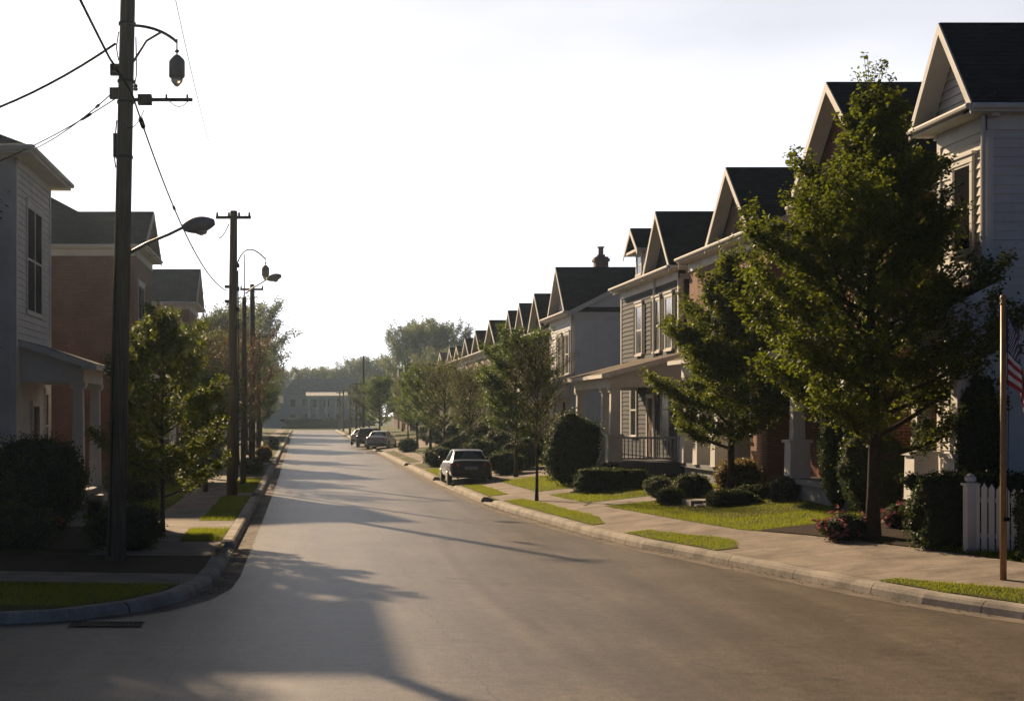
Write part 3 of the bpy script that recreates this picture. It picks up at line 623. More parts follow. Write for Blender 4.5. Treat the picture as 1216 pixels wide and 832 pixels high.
# -- left side
h = House('white_house', 'white clapboard house at the left edge with a tall dark window and hipped roof', 'house', -7.5, -1, 39.2, 44.5, 9, .3, 9.75, M['white_siding'])
h.body()
z = 9.75
for q in ([(-.55, 38.5, z+.05), (-.55, 45.2, z+.05), (3.0, 41.85, z+1.75)], [(-.55, 38.5, z+.05), (3.0, 41.85, z+1.75), (7, 41.85, z+1.75), (9.7, 38.5, z+.05)], [(-.55, 45.2, z+.05), (3.0, 41.85, z+1.75), (7, 41.85, z+1.75), (9.7, 45.2, z+.05)], [(9.7, 38.5, z+.05), (7, 41.85, z+1.75), (9.7, 45.2, z+.05)]): h.sl(h.RF, q, .08)
h.bx(h.TR, -.53, 9.6, 38.52, 45.18, z-.12, z-.04); h.TR.tube([h.P(-.57, 38.46, z+.02), h.P(-.57, 45.2, z+.02)], .07, 8); h.TR.tube([h.P(-.57, 38.46, z+.02), h.P(9.6, 38.46, z+.02)], .07, 8)
h.window('front', 0, 40.75, 42.95, 5.75, 8.6, cols=2, hood=True, glass='dark_glass'); h.window('front', 0, 43.6, 44.1, 1.7, 3.6); h.door('front', 0, 41.4, 42.4, 1.0, 3.2)
h.porch(1.7, 39.95, 43.7, .95, 4.25, 4.95, [40.2, 43.4], rail=True, roofmat='roof', step_y=41.9, ped=0); h.finish()
h = House('brick_house', 'dark red brick house with white street gable on the left beyond the utility pole', 'house', -7.2, -1, 64.2, 71.2, 10, .3, 10.0, M['brick_red'])
h.body(); h.cornice(64.2, 70.8); h.gable_x(64.4, 70.8, 11.85, d1=9.9); h.side_eave(64.2)
z = 11.0
for q in ([(1.2, 65.6, z), (10, 65.6, z), (7.5, 69, z+2.3), (5.2, 69, z+2.3)], [(1.2, 72.4, z), (10, 72.4, z), (7.5, 69, z+2.3), (5.2, 69, z+2.3)], [(1.2, 65.6, z), (5.2, 69, z+2.3), (1.2, 72.4, z)], [(10, 65.6, z), (7.5, 69, z+2.3), (10, 72.4, z)]): h.sl(h.RF, q, .08)
h.window('front', 0, 65.6, 67.9, 5.6, 8.6, cols=2, hood=True, glass='dark_glass'); h.window('front', 0, 65.4, 66.4, 1.9, 4); h.door('front', 0, 68.4, 69.4, 1.2, 3.4)
for zz in (8.9,): h.boards(h.TR, 'front', -.005, 64.4, 71.0, 1.0, 5.2)
h.porch(1.7, 65, 70.6, 1.1, 4.3, 4.9, [65.3, 70.3], rail=True, roofmat='roof', step_y=68.9, ped=0); h.finish()
h = House('brick_house', 'farther brick house with slate roof behind the left green street tree', 'house', -7.0, -1, 91.5, 98.5, 10, .3, 9.6, M['brick_red'], M['roof_blue'])
h.body(); h.cornice(91.5, 98.5); h.gable_x(91.8, 98.2, 11.9); h.side_eave(91.5)
h.window('front', 0, 93, 94, 5.6, 7.8, hood=True); h.window('front', 0, 95.6, 96.6, 5.6, 7.8, hood=True)
D = MB(); h.bx(D, -.0, .0, 0, 0, 0, 0)
h.porch(1.6, 92, 98, 1.0, 4.1, 4.7, [92.3, 97.7], rail=False, roofmat='roof', step_y=95); h.finish()
h = House('slate_house', 'hazy slate blue house showing behind the leaning utility poles on the left', 'house', -6.6, -1, 176, 188, 12, .3, 8.5, M['pale_siding'], M['roof_blue'])
h.body(); h.cornice(176, 188); h.gable_x(176.3, 187.7, 12.6); h.side_eave(176)
for c in (178, 184): h.window('front', 0, c, c+1.2, 5, 7)
for c in (2, 5): h.window('side', 176, c, c+1.2, 5, 7)
h.finish()
# -- pale house closing the street
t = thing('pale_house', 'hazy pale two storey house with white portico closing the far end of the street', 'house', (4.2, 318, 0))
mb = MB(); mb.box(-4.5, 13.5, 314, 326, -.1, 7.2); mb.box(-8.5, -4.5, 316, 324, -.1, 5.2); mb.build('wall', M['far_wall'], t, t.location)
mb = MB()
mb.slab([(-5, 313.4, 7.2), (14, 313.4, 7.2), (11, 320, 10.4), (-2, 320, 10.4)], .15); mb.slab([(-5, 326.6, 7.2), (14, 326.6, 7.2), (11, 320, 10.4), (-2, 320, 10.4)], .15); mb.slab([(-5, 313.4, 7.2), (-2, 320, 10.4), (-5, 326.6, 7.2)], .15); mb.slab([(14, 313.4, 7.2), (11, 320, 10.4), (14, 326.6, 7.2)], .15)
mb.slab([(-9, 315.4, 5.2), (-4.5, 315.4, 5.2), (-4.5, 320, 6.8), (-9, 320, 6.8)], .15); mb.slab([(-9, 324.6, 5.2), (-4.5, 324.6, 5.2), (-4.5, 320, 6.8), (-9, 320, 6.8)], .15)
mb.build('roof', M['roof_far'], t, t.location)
mb = MB(); mb.box(.5, 8.5, 310.5, 313.98, 6.2, 6.7); mb.slab([(.2, 310.2, 6.7), (8.8, 310.2, 6.7), (8.8, 314, 7.5), (.2, 314, 7.5)], .1); mb.box(.5, 8.5, 310.5, 313.98, 0, .6); mb.build('portico', M['trim'], t, t.location)
for k in range(5):
    mb = MB(); mb.lathe((.9+1.8*k, 310.9, .6), [(.3, 0), (.26, .1), (.24, 5.3), (.32, 5.4), (.32, 5.6)], 10); mb.build('column', M['trim'], t, t.location)
for x in (-3, -.6, 1.6, 4.0, 6.4, 9.2, 11.5):
    for z in (1.4, 4.4):
        mb = MB(); mb.box(x-.1, x+1.2, 313.9, 313.99, z-.1, z+1.7); wo = mb.build('window', M['trim'], t, t.location)
        mb = MB(); mb.box(x, x+1.1, 313.86, 313.9, z, z+1.6); mb.build('pane', M['glass'], wo, t.location)

# ------------------------------------------------------------------ trees and shrubs
HOUSE_BOXES = [(13.0, 29.3, 34.2), (13.0, 34.3, 40.3), (13.0, 43.2, 52.8), (13.0, 53.4, 64), (13.0, 75, 82.5), (13.0, 82.5, 150)]
def kites(P, A, B, L, W):
    """leaf quads from centres, axes and sizes"""
    L = L[:, None]; W = W[:, None]
    return np.stack([P-A*L*.5, P-B*W*.5+A*L*.05, P+A*L*.5, P+B*W*.5+A*L*.05], 1)
def rand_dirs(rg, n):
    v = rg.normal(size=(n, 3)); return v/np.linalg.norm(v, axis=1, keepdims=True)
def leaves_at(rg, P, size, up=.5):
    n = len(P); N = rand_dirs(rg, n); N[:, 2] = np.abs(N[:, 2])+up; N /= np.linalg.norm(N, axis=1, keepdims=True)
    A = np.cross(N, rand_dirs(rg, n)); A /= np.linalg.norm(A, axis=1, keepdims=True)+1e-9; B = np.cross(N, A)
    L = size*rg.uniform(.6, 1.25, n); return kites(P, A, B, L, L*rg.uniform(.5, .75, n))
def tree(name, label, base, H, z0, rad, prof, nl, nleaf, leaf, seed, mat, cat='tree', group=None, trunk_r=.1, tipleaf=1.0, spread=.10, up=(.25, .95), filt=False, droop=0.0, twigs=9, shift=(0, 0), barkmat=None):
    """trunk with limbs, limbs with twigs, leaves along the twigs; z0 = height of the lowest limbs"""
    rg = np.random.default_rng(seed); rr = random.Random(seed)
    t = thing(name, label, cat, base, group)
    mb = MB(); tw = []
    pts = [Vector((.03*H*.3*math.sin(k*1.3+seed)*k/9+shift[0]*.4*(k/9)**2, .03*H*.3*math.cos(k*1.7+seed)*k/9, H*.9*k/9-.1)) for k in range(10)]
    mb.tube(pts, [trunk_r*(1.35 if k == 0 else 1)*(1-.085*k) for k in range(10)], 9)
    def tp(z):
        q = max(0, min(8.999, (z+.1)/(H*.9)*9)); i = int(q); return pts[i].lerp(pts[i+1], q-i)
    az = rr.uniform(0, 6.28)
    for i in range(nl):
        f = (i+rr.uniform(.1, .9))/nl; z = z0+(H*.86-z0)*f**.9; az += 2.4+rr.uniform(-.5, .5)
        L = rad*np.interp(f, [p[0] for p in prof], [p[1] for p in prof])*rr.uniform(.8, 1.12)
        el = up[0]+(up[1]-up[0])*f+rr.uniform(-.12, .12)
        d = Vector((math.cos(az)*math.cos(el), math.sin(az)*math.cos(el), math.sin(el))); p = tp(z); P = [p]
        L = L/max(.35, math.cos(el))*.92; K = 6
        if z+L*math.sin(el) > H*.99: L = max(.3, (H*.99-z)/max(.2, math.sin(el)))
        for k in range(K):
            d = (d+Vector((rr.uniform(-.16, .16), rr.uniform(-.16, .16), .06-droop*k/K+rr.uniform(-.08, .08)))).normalized(); P.append(P[-1]+d*L/K)
        r0 = trunk_r*(.5-.32*f); mb.tube(P, [max(.006, r0*(1-k/(K+.6))) for k in range(K+1)], 5, cap=False)
        tw.append((P[2], P[4], .8)); tw.append((P[4], P[6], 1.1))
        nt_ = max(4, int(twigs*(.5+L/rad)))
        for k in range(nt_):
            s_ = .22+.78*(k+.5)/nt_; q = s_*K; j = min(K-1, int(q)); p = P[j].lerp(P[j+1], q-j); dd = (P[j+1]-P[j]).normalized()
            side = dd.cross(Vector((0, 0, 1))).normalized()*(1 if k % 2 else -1)
            td = (dd*rr.uniform(.5, 1)+side*rr.uniform(.4, 1)+Vector((0, 0, rr.uniform(-.15, .5)))).normalized()
            tl = L*(.42-.22*s_)*rr.uniform(.7, 1.3)+.12; e = p+td*tl; m = p.lerp(e, .5)+Vector((0, 0, .03*tl-droop*.1*tl))
            mb.tube([p, m, e], [max(.004, r0*.35*(1-.5*s_)), max(.0035, r0*.2), .003], 3, cap=False); tw.append((p, e, tl))
            if tl > .4:
                for q in range(2):
                    p2 = p.lerp(e, rr.uniform(.35, .8)); e2 = p2+(td+Vector((rr.uniform(-.8, .8), rr.uniform(-.8, .8), rr.uniform(-.2, .6)))).normalized()*tl*.45; tw.append((p2, e2, tl*.5)); mb.tube([p2, e2], [.004, .0025], 3, cap=False)
    top = tp(H*.86)   # leader shoots
    for k in range(7):
        e = top+Vector((rr.uniform(-.13, .13)*rad, rr.uniform(-.13, .13)*rad, H*.14*rr.uniform(.3, 1))); mb.tube([top, e], [.012, .004], 4, cap=False); tw.append((top, e, .7))
    mb.build('trunk', barkmat or M['bark'], t, (0, 0, 0), smooth=True)
    a = np.array([list(p) for p, e, w_ in tw]); b = np.array([list(e) for p, e, w_ in tw]); wt = np.array([w_ for p, e, w_ in tw]); wt /= wt.sum()
    idx = rg.choice(len(tw), nleaf, p=wt); s_ = rg.uniform(0, 1, nleaf)**.8
    P = a[idx]*(1-s_)[:, None]+b[idx]*s_[:, None]+rg.normal(size=(nleaf, 3))*spread*(1.15-.75*s_)[:, None]
    if filt:
        X, Y = P[:, 0]+base[0], P[:, 1]+base[1]; keep = np.ones(nleaf, bool)
        for x, ya, yb in HOUSE_BOXES: keep &= ~((X > x-.05) & (Y > ya) & (Y < yb))
        P = P[keep]
    npmesh('crown', leaves_at(rg, P, leaf), 4, mat, t); return t
def clone(root, loc, rz, sc, label):
    r = root.copy(); COL.objects.link(r); r.location = loc; r.rotation_euler = (0, 0, rz); r.scale = (sc[0], sc[0], sc[1]); r['label'] = label
    for ch in root.children: c = ch.copy(); COL.objects.link(c); c.parent = r
    return r
PF = [(0, .9), (.15, 1.06), (.35, .95), (.55, .62), (.75, .36), (1, .14)]
PO = [(0, .6), (.3, 1), (.6, .95), (.85, .65), (1, .35)]
tree('street_tree', 'tallest green street tree standing in a flower bed before the white gable house', (11.4, 30.4, .48), 9.9, 1.5, 3.15, [(0, .85), (.15, 1.05), (.3, 1.0), (.45, .74), (.6, .48), (.8, .27), (1, .1)], 60, 120000, .095, 11, M['tree_leaf'], trunk_r=.13, filt=True, spread=.11, twigs=13)
tree('street_tree', 'dark green street tree in front of the grey house porch, second biggest at right', (11.75, 41.8, .7), 7.2, 1.2, 2.2, PF, 48, 80000, .09, 23, M['tree_leaf'], trunk_r=.11, filt=True, spread=.11, twigs=10)
tree('street_tree', 'small bright green tree on the left verge beside the nearest utility pole', (-3.4, 36.2, .18), 5.6, .7, 1.8, [(0, .8), (.25, 1), (.5, .8), (.75, .5), (1, .2)], 34, 36000, .085, 5, M['tree_leaf'], trunk_r=.06, spread=.09, twigs=9)
tree('young_tree', 'thin young street tree with sparse brownish buds nearest on the right verge', (7.25, 47.4, .22), 5.1, 1.5, 1.25, PO, 24, 2600, .05, 31, M['tree_leaf_brown'], trunk_r=.055, spread=.05, up=(.5, 1.1), twigs=11)
tree('street_tree', 'round bright green tree beside the parked charcoal car', (8.5, 61.0, .42), 5.6, 1.5, 1.9, PO, 36, 42000, .09, 41, M['tree_leaf_green'], trunk_r=.08, spread=.11, twigs=9)
tree('unseen_tree', 'broad tall unseen tree added beyond the left edge to shade the junction', (-10.3, 36.4, .2), 12.5, 2.6, 2.9, PO, 40, 34000, .16, 83, M['tree_leaf'], trunk_r=.2, spread=.2, twigs=9)  # out of view, added to fill the foreground with shade
tree('unseen_tree', 'middle sized unseen tree placed beyond the left edge for its shade, before the tall one', (-9.4, 32.0, .2), 9.0, 2.0, 2.5, PF, 32, 24000, .15, 85, M['tree_leaf'], trunk_r=.17, spread=.2, twigs=9)  # out of view, set where its crown shadow reaches the near road
tree('unseen_tree', 'leafy unseen tree added nearer the junction beyond the left edge to dapple the road', (-8.9, 28.6, .2), 7.6, 1.6, 2.5, PF, 30, 22000, .15, 87, M['tree_leaf'], trunk_r=.15, spread=.2, twigs=9)  # unseen, added for dappled shade on the near road
# smaller repeats: three kinds, then copies
gA = 'small street trees along the right verge'
protoG = tree('street_tree', 'green street tree with a dark trunk just before the silver cars', (8.3, 112, .35), 5.8, 1.5, 1.95, PO, 28, 17000, .12, 51, M['tree_leaf_green'], group=gA, trunk_r=.11, spread=.15, twigs=8)
protoB = tree('street_tree', 'brownish budding tree on the right verge above the charcoal car', (8.1, 88, .35), 5.5, 1.5, 1.9, PO, 26, 8000, .075, 52, M['tree_leaf_brown'], group=gA, trunk_r=.08, spread=.1, up=(.45, 1.1), twigs=11)
clone(protoG, (8.2, 99, .35), 1.3, (.95, .96), 'green street tree between the brownish tree and the silver cars')
clone(protoB, (8.6, 79, .35), 2.2, (.8, .9), 'brownish budding tree before the wide brick house, right of the charcoal car')
clone(protoG, (9.6, 91, .6), 4.6, (.85, .85), 'dark green yard tree behind the brownish tree near the charcoal car')
clone(protoB, (9.4, 117, .6), 3.4, (.95, .95), 'brownish yard tree behind the green one nearest the silver cars')
clone(protoB, (9.6, 141, .6), 1.4, (1.0, 1.0), 'brownish yard tree before the last gable of the row')
clone(protoG, (7.4, 150, .3), 2.6, (1.05, 1.05), 'green street tree straight behind the silver cars')
clone(protoG, (7.3, 172, .3), 4.1, (1.1, 1.08), 'hazy street tree second behind the silver cars')
clone(protoB, (7.1, 195, .3), .6, (1.15, 1.1), 'olive toned hazy tree farthest along the right verge')
clone(protoG, (12.5, 168, .3), 3.1, (1.4, 1.15), 'broad hazy tree in a front yard beyond the row of gables')
clone(protoG, (12.0, 186, .3), 5.1, (1.3, 1.1), 'hazy yard tree below the distant dark roofs')
gL = 'small trees along the left verge'
protoR = tree('street_tree', 'reddish twiggy tree on the left verge behind the second utility pole', (-3.0, 66, .18), 6.2, 1.3, 2.1, PO, 26, 6500, .08, 61, M['tree_leaf_red'], group=gL, trunk_r=.08, spread=.1, up=(.4, 1.1), twigs=11)
clone(protoR, (-3.7, 84, .18), 2.0, (1.1, 1.12), 'larger reddish twiggy tree farther along the left verge')
clone(protoG, (-3.6, 55, .18), 1.0, (.75, .72), 'low green tree on the left between the two nearest utility poles')['group'] = gL
clone(protoG, (-4.9, 76, .18), 5.0, (1.1, 1.15), 'dense green tree on the left just behind the reddish tree')['group'] = gL
clone(protoG, (-4.0, 104, .18), 2.0, (1.15, 1.2), 'green tree on the left verge beyond the reddish trees')['group'] = gL
clone(protoG, (-4.3, 128, .18), 3.0, (1.25, 1.3), 'farther green tree on the left verge below the tall rounded tree')['group'] = gL
clone(protoG, (-4.6, 160, .18), 4.0, (1.2, 1.2), 'farthest low green tree on the left verge')['group'] = gL
# tall background trees
gT = 'tall hazy trees beyond the street'
protoT = tree('tall_tree', 'tall rounded tree rising over the left verge trees', (-7.2, 195, 0), 16.5, 2.6, 5.8, [(0, .6), (.3, 1), (.6, .95), (.85, .7), (1, .4)], 40, 26000, .32, 71, M['hazed_leaf'], group=gT, trunk_r=.3, spread=.45, up=(.3, 1.0), twigs=10)
for loc, rz, sc, lab in [((-13.5, 208, 0), 1, (.9, .93), 'tall tree half hidden behind the second utility pole'), ((-8.5, 232, 0), 2.2, (1.1, .9), 'tall tree behind the rounded one on the left'),
                         ((17.2, 258, 0), .5, (.75, 1.05), 'left one of the three tall trees above the right row'), ((20.6, 262, 0), 2.5, (.8, 1.09), 'middle one of the three tall trees above the right row'), ((23.8, 256, 0), 4.0, (.85, 1.07), 'right one of the three tall trees above the right row'), ((22, 240, 0), 5.2, (1.1, .75), 'lower bushy tree below the three tall trees at right')]: clone(protoT, loc, rz, sc, lab)
clone(protoT, (-7.0, 140, 0), 2.0, (.62, .72), 'full green tree over the left verge, nearer than the tall rounded one')
tl_ = ['far left tree of the hazy line behind the end house', 'hazy tree second from the left behind the end house', 'hazy tree over the left half of the end house', 'hazy tree over the middle of the end house', 'hazy tree over the portico of the end house', 'hazy tree over the right half of the end house', 'hazy tree right of the end house', 'hazy tree second right of the end house', 'far right tree of the hazy line behind the end house']
for k, lab in enumerate(tl_): clone(protoT, (-14+5.2*k+rnd.uniform(-1, 1), 345+rnd.uniform(-6, 8), 0), k*1.1, (1.0, rnd.uniform(.76, .92)), lab)
# bare tree behind the left houses
def bare_tree(loc, H, seed, label):
    rr = random.Random(seed); t = thing('bare_tree', label, 'tree', loc); mb = MB()
    def grow(p, d, L, r, n):
        e = p+d*L; m = p.lerp(e, .5)+Vector((rr.uniform(-.06, .06), rr.uniform(-.06, .06), .02))*L; mb.tube([p, m, e], [r, r*.85, r*.68], 5, cap=False)
        if n == 0: return
        for k in range(rr.choice((2, 3, 3))): grow(p.lerp(e, rr.uniform(.6, 1)), (d+Vector((rr.uniform(-.75, .75), rr.uniform(-.75, .75), rr.uniform(-.05, .5)))).normalized(), L*rr.uniform(.6, .85), r*.6, n-1)
    grow(Vector((0, 0, 0)), Vector((.05, 0, 1)), H*.3, .16, 6); mb.build('trunk', M['bark'], t)
bare_tree((-8.6, 108, 0), 14.5, 4, 'bare leafless tree sticking up behind the farther brick house on the left')

def icomesh(sub):
    bm = bmesh.new(); bmesh.ops.create_icosphere(bm, subdivisions=sub, radius=1); v = np.array([list(q.co) for q in bm.verts]); f = np.array([[l.vert.index for l in p.loops] for p in bm.faces]); bm.free(); return v, f
ICO = icomesh(4)
def shrub(name, label, base, r, n, leaf, seed, mat, box=False, cat='shrub', group=None, lump=.26, rot=0, flower=None):
    """r = half sizes x, y and full height; leaves over a lumpy solid"""
    rg = np.random.default_rng(seed); v, f = ICO; v = v.copy()
    if box: v = v/np.max(np.abs(v), axis=1, keepdims=True)*(.55+.45*np.linalg.norm(v, axis=1, keepdims=True)); v = np.sign(v)*np.abs(v)**.8
    nz_ = np.array([mnoise.noise(Vector(q*2.1+seed*3.7))+.5*mnoise.noise(Vector(q*5.3+seed*1.3)) for q in v]); v = v*(1+lump*nz_)[:, None]
    S = np.array([r[0], r[1], r[2]/2]); core = v*S*.9+np.array([0, 0, r[2]/2*.98]); core[:, 2] = np.maximum(core[:, 2], -.05)
    tri = core[f]; ar = np.linalg.norm(np.cross(tri[:, 1]-tri[:, 0], tri[:, 2]-tri[:, 0]), axis=1); idx = rg.choice(len(f), n, p=ar/ar.sum())
    u = rg.dirichlet((1, 1, 1), n); P = (tri[idx]*u[:, :, None]).sum(1); c = np.array([0, 0, r[2]/2]); out = (P-c); out /= np.linalg.norm(out, axis=1, keepdims=True)
    P = P+out*((rg.uniform(-.4, 1.1, n)+(rg.uniform(0, 1, n)**6)*(.8 if box else 2.2))*min(r[0], r[2])*.09+.01)[:, None]
    if rot: cs, sn = math.cos(rot), math.sin(rot); P[:, :2] = P[:, :2]@np.array([[cs, sn], [-sn, cs]]); core[:, :2] = core[:, :2]@np.array([[cs, sn], [-sn, cs]])
    q = leaves_at(rg, P, leaf, .2); mats = [mat, M['hedge_core']]; mi = None
    o = npmesh(name, q, 4, mats, None, base, (core, f), mi); tag(o, label, cat, group)
    if flower:
        nf = flower[1]; k = rg.choice(n, nf); Pf = P[k]+out[k]*.04; Pf = np.repeat(Pf, 7, 0)+rg.normal(size=(nf*7, 3))*.025
        tag(npmesh('blossoms', leaves_at(rg, Pf, .075, .8), 4, flower[0], o))
    return o
SL = M['shrub_leaf']
def gr(x, y): return zr(x-xr(y))
def RS(label, x, y, r, n, leaf, seed, mat=SL, name='shrub', **k): return shrub(name, label, (x, y, gr(x, y)-.03), r, n, leaf, seed, mat, **k)
RS('long clipped hedge in front of the grey house porch', 9.75, 48.4, (1.15, .5, .72), 5000, .06, 1, name='hedge', box=True, cat='hedge')
RS('big dark rounded shrub between the grey house porch and the young thin tree', 9.3, 52.9, (1.05, .95, 2.55), 7000, .08, 2)
RS('pale silvery small shrub left of the dark ball shrub', 10.35, 44.4, (.42, .42, .6), 2600, .05, 3, M['shrub_pale'])
RS('dark clipped ball shrub under the second biggest street tree', 10.95, 42.9, (.56, .56, .68), 3600, .05, 4)
RS('small leafy shrub in front of the pale silvery shrub', 9.98, 41.4, (.4, .38, .5), 2200, .05, 5)
RS('tan sunlit rounded shrub behind the second street tree trunk', 12.05, 42.2, (.62, .55, 1.05), 4200, .055, 6, M['shrub_tan'])
RS('loose pale shrub beside the brick house corner', 12.4, 39.0, (.42, .42, .66), 1800, .06, 7, M['shrub_pale'], lump=.3)
RS('low spreading ground shrub below the second street tree', 11.1, 39.4, (.75, .5, .42), 3400, .055, 8, lump=.25)
RS('low spreading ground shrub beside the loose pale shrub', 12.2, 40.4, (.9, .45, .4), 3000, .055, 9, lump=.25)
RS('tall narrow arborvitae at the edge of the sunlit lawn', 12.55, 35.6, (.46, .46, 3.0), 9000, .055, 10, name='arborvitae', lump=.06)
RS('boxy dark hedge behind the white picket fence', 12.5, 28.3, (1.15, .42, 1.32), 10000, .06, 11, name='hedge', box=True, cat='hedge')
RS('leafy hedge at the right edge beside the flagpole', 12.85, 25.9, (.6, .5, 1.15), 5000, .06, 12, name='hedge', box=True, cat='hedge')
RS('large dark shrub between the stone steps and the big tree', 12.75, 34.0, (.75, .6, 2.1), 5000, .07, 13)
RS('pink flowering shrub at the foot of the biggest tree', 10.95, 30.7, (.52, .42, .55), 2200, .05, 14, flower=(M['flower_pink'], 90))
RS('pink flowering plant before the stone steps', 12.35, 31.6, (.28, .25, .5), 900, .05, 15, flower=(M['flower_pink'], 45))
RS('added tall dark foliage mass for the crown side between the biggest tree and the flagpole', 12.85, 28.9, (.42, .34, 3.3), 6500, .07, 16)  # added foliage standing in for the dark right side of the crown
gb = 'round clipped bushes along the right yards'
for i, (x, y, r, lab) in enumerate([(8.5, 63.8, (.75, .7, 1.0), 'round clipped bush between the green tree and the young thin tree'), (8.65, 74.5, (.9, .8, 1.35), 'round bush just right of the charcoal car roof'), (6.9, 78, (.75, .75, 1.05), 'round bush just left of the charcoal car'), (9.0, 84, (1.6, .8, 1.35), 'long clipped hedge bush above the charcoal car'),
                                  (9.6, 66.5, (.9, .8, 1.4), 'dark bush behind the round clipped one near the white house porch'), (10.4, 70.5, (.8, .8, 1.7), 'dark upright bush before the white house with the chimney'), (7.2, 106, (.7, .7, 1.0), 'low round bush right behind the silver cars'), (9.8, 95, (1.0, .9, 1.9), 'dark bush in the yard behind the brownish tree'), (10.0, 87, (1.1, 1.6, 1.9), 'tall dark bush against the first gabled house'), (10.2, 101, (1.0, 2.0, 2.0), 'tall dark bush against the third gabled house'), (10.2, 113, (1.0, 2.4, 2.0), 'tall dark bush past the wide gabled house'), (10.2, 124, (1.0, 2.4, 2.1), 'tall dark bush beyond the silver cars'), (10.1, 79, (.9, 1.2, 1.6), 'dark bush along the porch of the white house with the chimney')]):
    RS(lab, x, y, r, 2600, .085, 20+i, group=gb)
RS('low flower clump at the grey house porch corner', 10.1, 50.2, (.5, .4, .8), 1600, .06, 30, M['shrub_pale'], lump=.3)
def LS(label, x, y, r, n, leaf, seed, mat=SL, **k): return shrub(k.pop('name', 'shrub'), label, (x, y, .13), r, n, leaf, seed, mat, **k)
LS('dark clipped ball shrub at the foot of the nearest utility pole', -3.75, 31.6, (.82, .75, .98), 6000, .055, 40)
LS('big dark bush in front of the left white house porch', -6.3, 36.2, (1.15, .8, 2.35), 8000, .08, 41)
LS('dark bush at the left edge below the tall window', -8.0, 37.3, (1.1, .8, 2.0), 6000, .08, 42)
LS('low dark bush on the mulch at the left edge', -6.2, 31.5, (1.0, .75, 1.0), 6000, .06, 43)
LS('small plant with reddish flowers among the dark left bushes', -6.0, 34.1, (.5, .4, .75), 1800, .05, 44, flower=(M['flower_red'], 40))
LS('dark bush below the brick house on the left behind the green tree', -5.4, 47.5, (.9, .9, 1.4), 4000, .07, 45)
LS('rounded hedge by the left kerb beyond the second utility pole', -2.5, 72, (.55, 1.6, .8), 3000, .07, 46)
LS('sunlit rounded bush by the far left kerb', -2.5, 92, (.5, 1.8, .9), 2600, .08, 47, M['shrub_tan'])
LS('farther low bush by the left kerb', -2.7, 122, (.6, 2.2, 1.0), 2600, .1, 48)
LS('dark bush deep in the left yards under the reddish tree', -5.2, 60, (1.2, 1.2, 1.7), 4000, .08, 49)
shrub('hedge', 'long dark hedge in front of the pale end house', (5.0, 305, -.05), (9.5, 1.0, 2.1), 5000, .25, 50, SL, box=True, cat='hedge')
# ------------------------------------------------------------------ grass blades
def grass():
    rg = np.random.default_rng(3); V = []
    def zone(side, y0, y1, u0, u1, dens, h):
        f0 = u0 if callable(u0) else (lambda y: u0); f1 = u1 if callable(u1) else (lambda y: u1)
        ys_ = np.arange(y0, y1, .25)
        for y in ys_:
            a, b = f0(y)+.03, f1(y)-.02
            if b <= a: continue
            dy = min(.25, y1-y); n = int((b-a)*dy*dens)
            b += .05+.06*math.sin(y*3.1)*math.sin(y*1.7+1); a -= .03*(1+math.sin(y*4.3)); n = int(n*(.75+.35*math.sin(y*2.3)*math.sin(y*.9+2)))
            u = rg.uniform(a, b, n); yy = rg.uniform(y, y+dy, n)
            fx = np.interp(yy, [k[0] for k in (KR if side == 'R' else KL)], [k[1] for k in (KR if side == 'R' else KL)])
            if side == 'R': x = fx+u; z = .18+.11*np.clip(u-.28, 0, 5.9)
            else: x = fx-u; z = .16+.03*np.clip(u-2.6, 0, 8)
            edge = np.minimum(u-a, b-u); hh = h*rg.uniform(.5, 1.3, n)*(.7+.3*np.clip(edge/.1, 0, 1)); az = rg.uniform(0, 6.283, n); wd = h*.13
            P = np.stack([x, yy, z+.015], 1); d = np.stack([np.cos(az), np.sin(az), np.zeros(n)], 1)*wd; lean = np.stack([rg.normal(size=n)*.4, rg.normal(size=n)*.4, np.ones(n)], 1)*hh[:, None]
            V.append(np.stack([P-d, P+d, P+lean], 1).reshape(-1, 3))
    for a, b in verge_R[:5]: zone('R', max(a, 21.5), b, .32, vR, 2400 if b < 60 else 700, .042 if b < 60 else .06)
    zone('R', 22.0, 28.4, S1, 6.0, 700, .07); zone('R', 33.4, 42.9, S1, 6.4, 1500, .045); zone('R', 44.7, 49.2, S1, 6.4, 900, .05); zone('R', 51.2, 59.4, S1, 6.4, 600, .055); zone('R', 67.4, 76, S1, 5, 250, .1)
    zone('L', 22.3, 25.2, .33, 5.5, 900, .06); zone('L', 33.7, 37.3, .33, 1.22, 1300, .06); zone('L', 40.1, 51.9, .33, 1.22, 900, .06); zone('L', 54.5, 65.9, .33, 1.22, 500, .08); zone('L', 40, 60, 2.6, 5.5, 250, .08)
    return np.concatenate(V)
tag(npmesh('grass', grass(), 3, M['blade']), kind='stuff', label='short mown grass on the verges and yards')

rg_ = np.random.default_rng(12); yy_ = np.concatenate([rg_.uniform(22.3, 50, 900), rg_.uniform(24, 50, 500)]); sgn = np.r_[np.ones(900), -np.ones(500)]
off = rg_.exponential(.1, 1400)+.02; xx_ = np.where(sgn > 0, np.interp(yy_, [a for a, b in KR], [b for a, b in KR])-off, np.interp(yy_, [a for a, b in KL], [b for a, b in KL])+off)
tag(npmesh('leaf_litter', leaves_at(rg_, np.stack([xx_, yy_, np.full(1400, .018)], 1), .05, 3), 4, M['mulch']), kind='stuff', label='dry leaf litter and grit lying in the gutters')
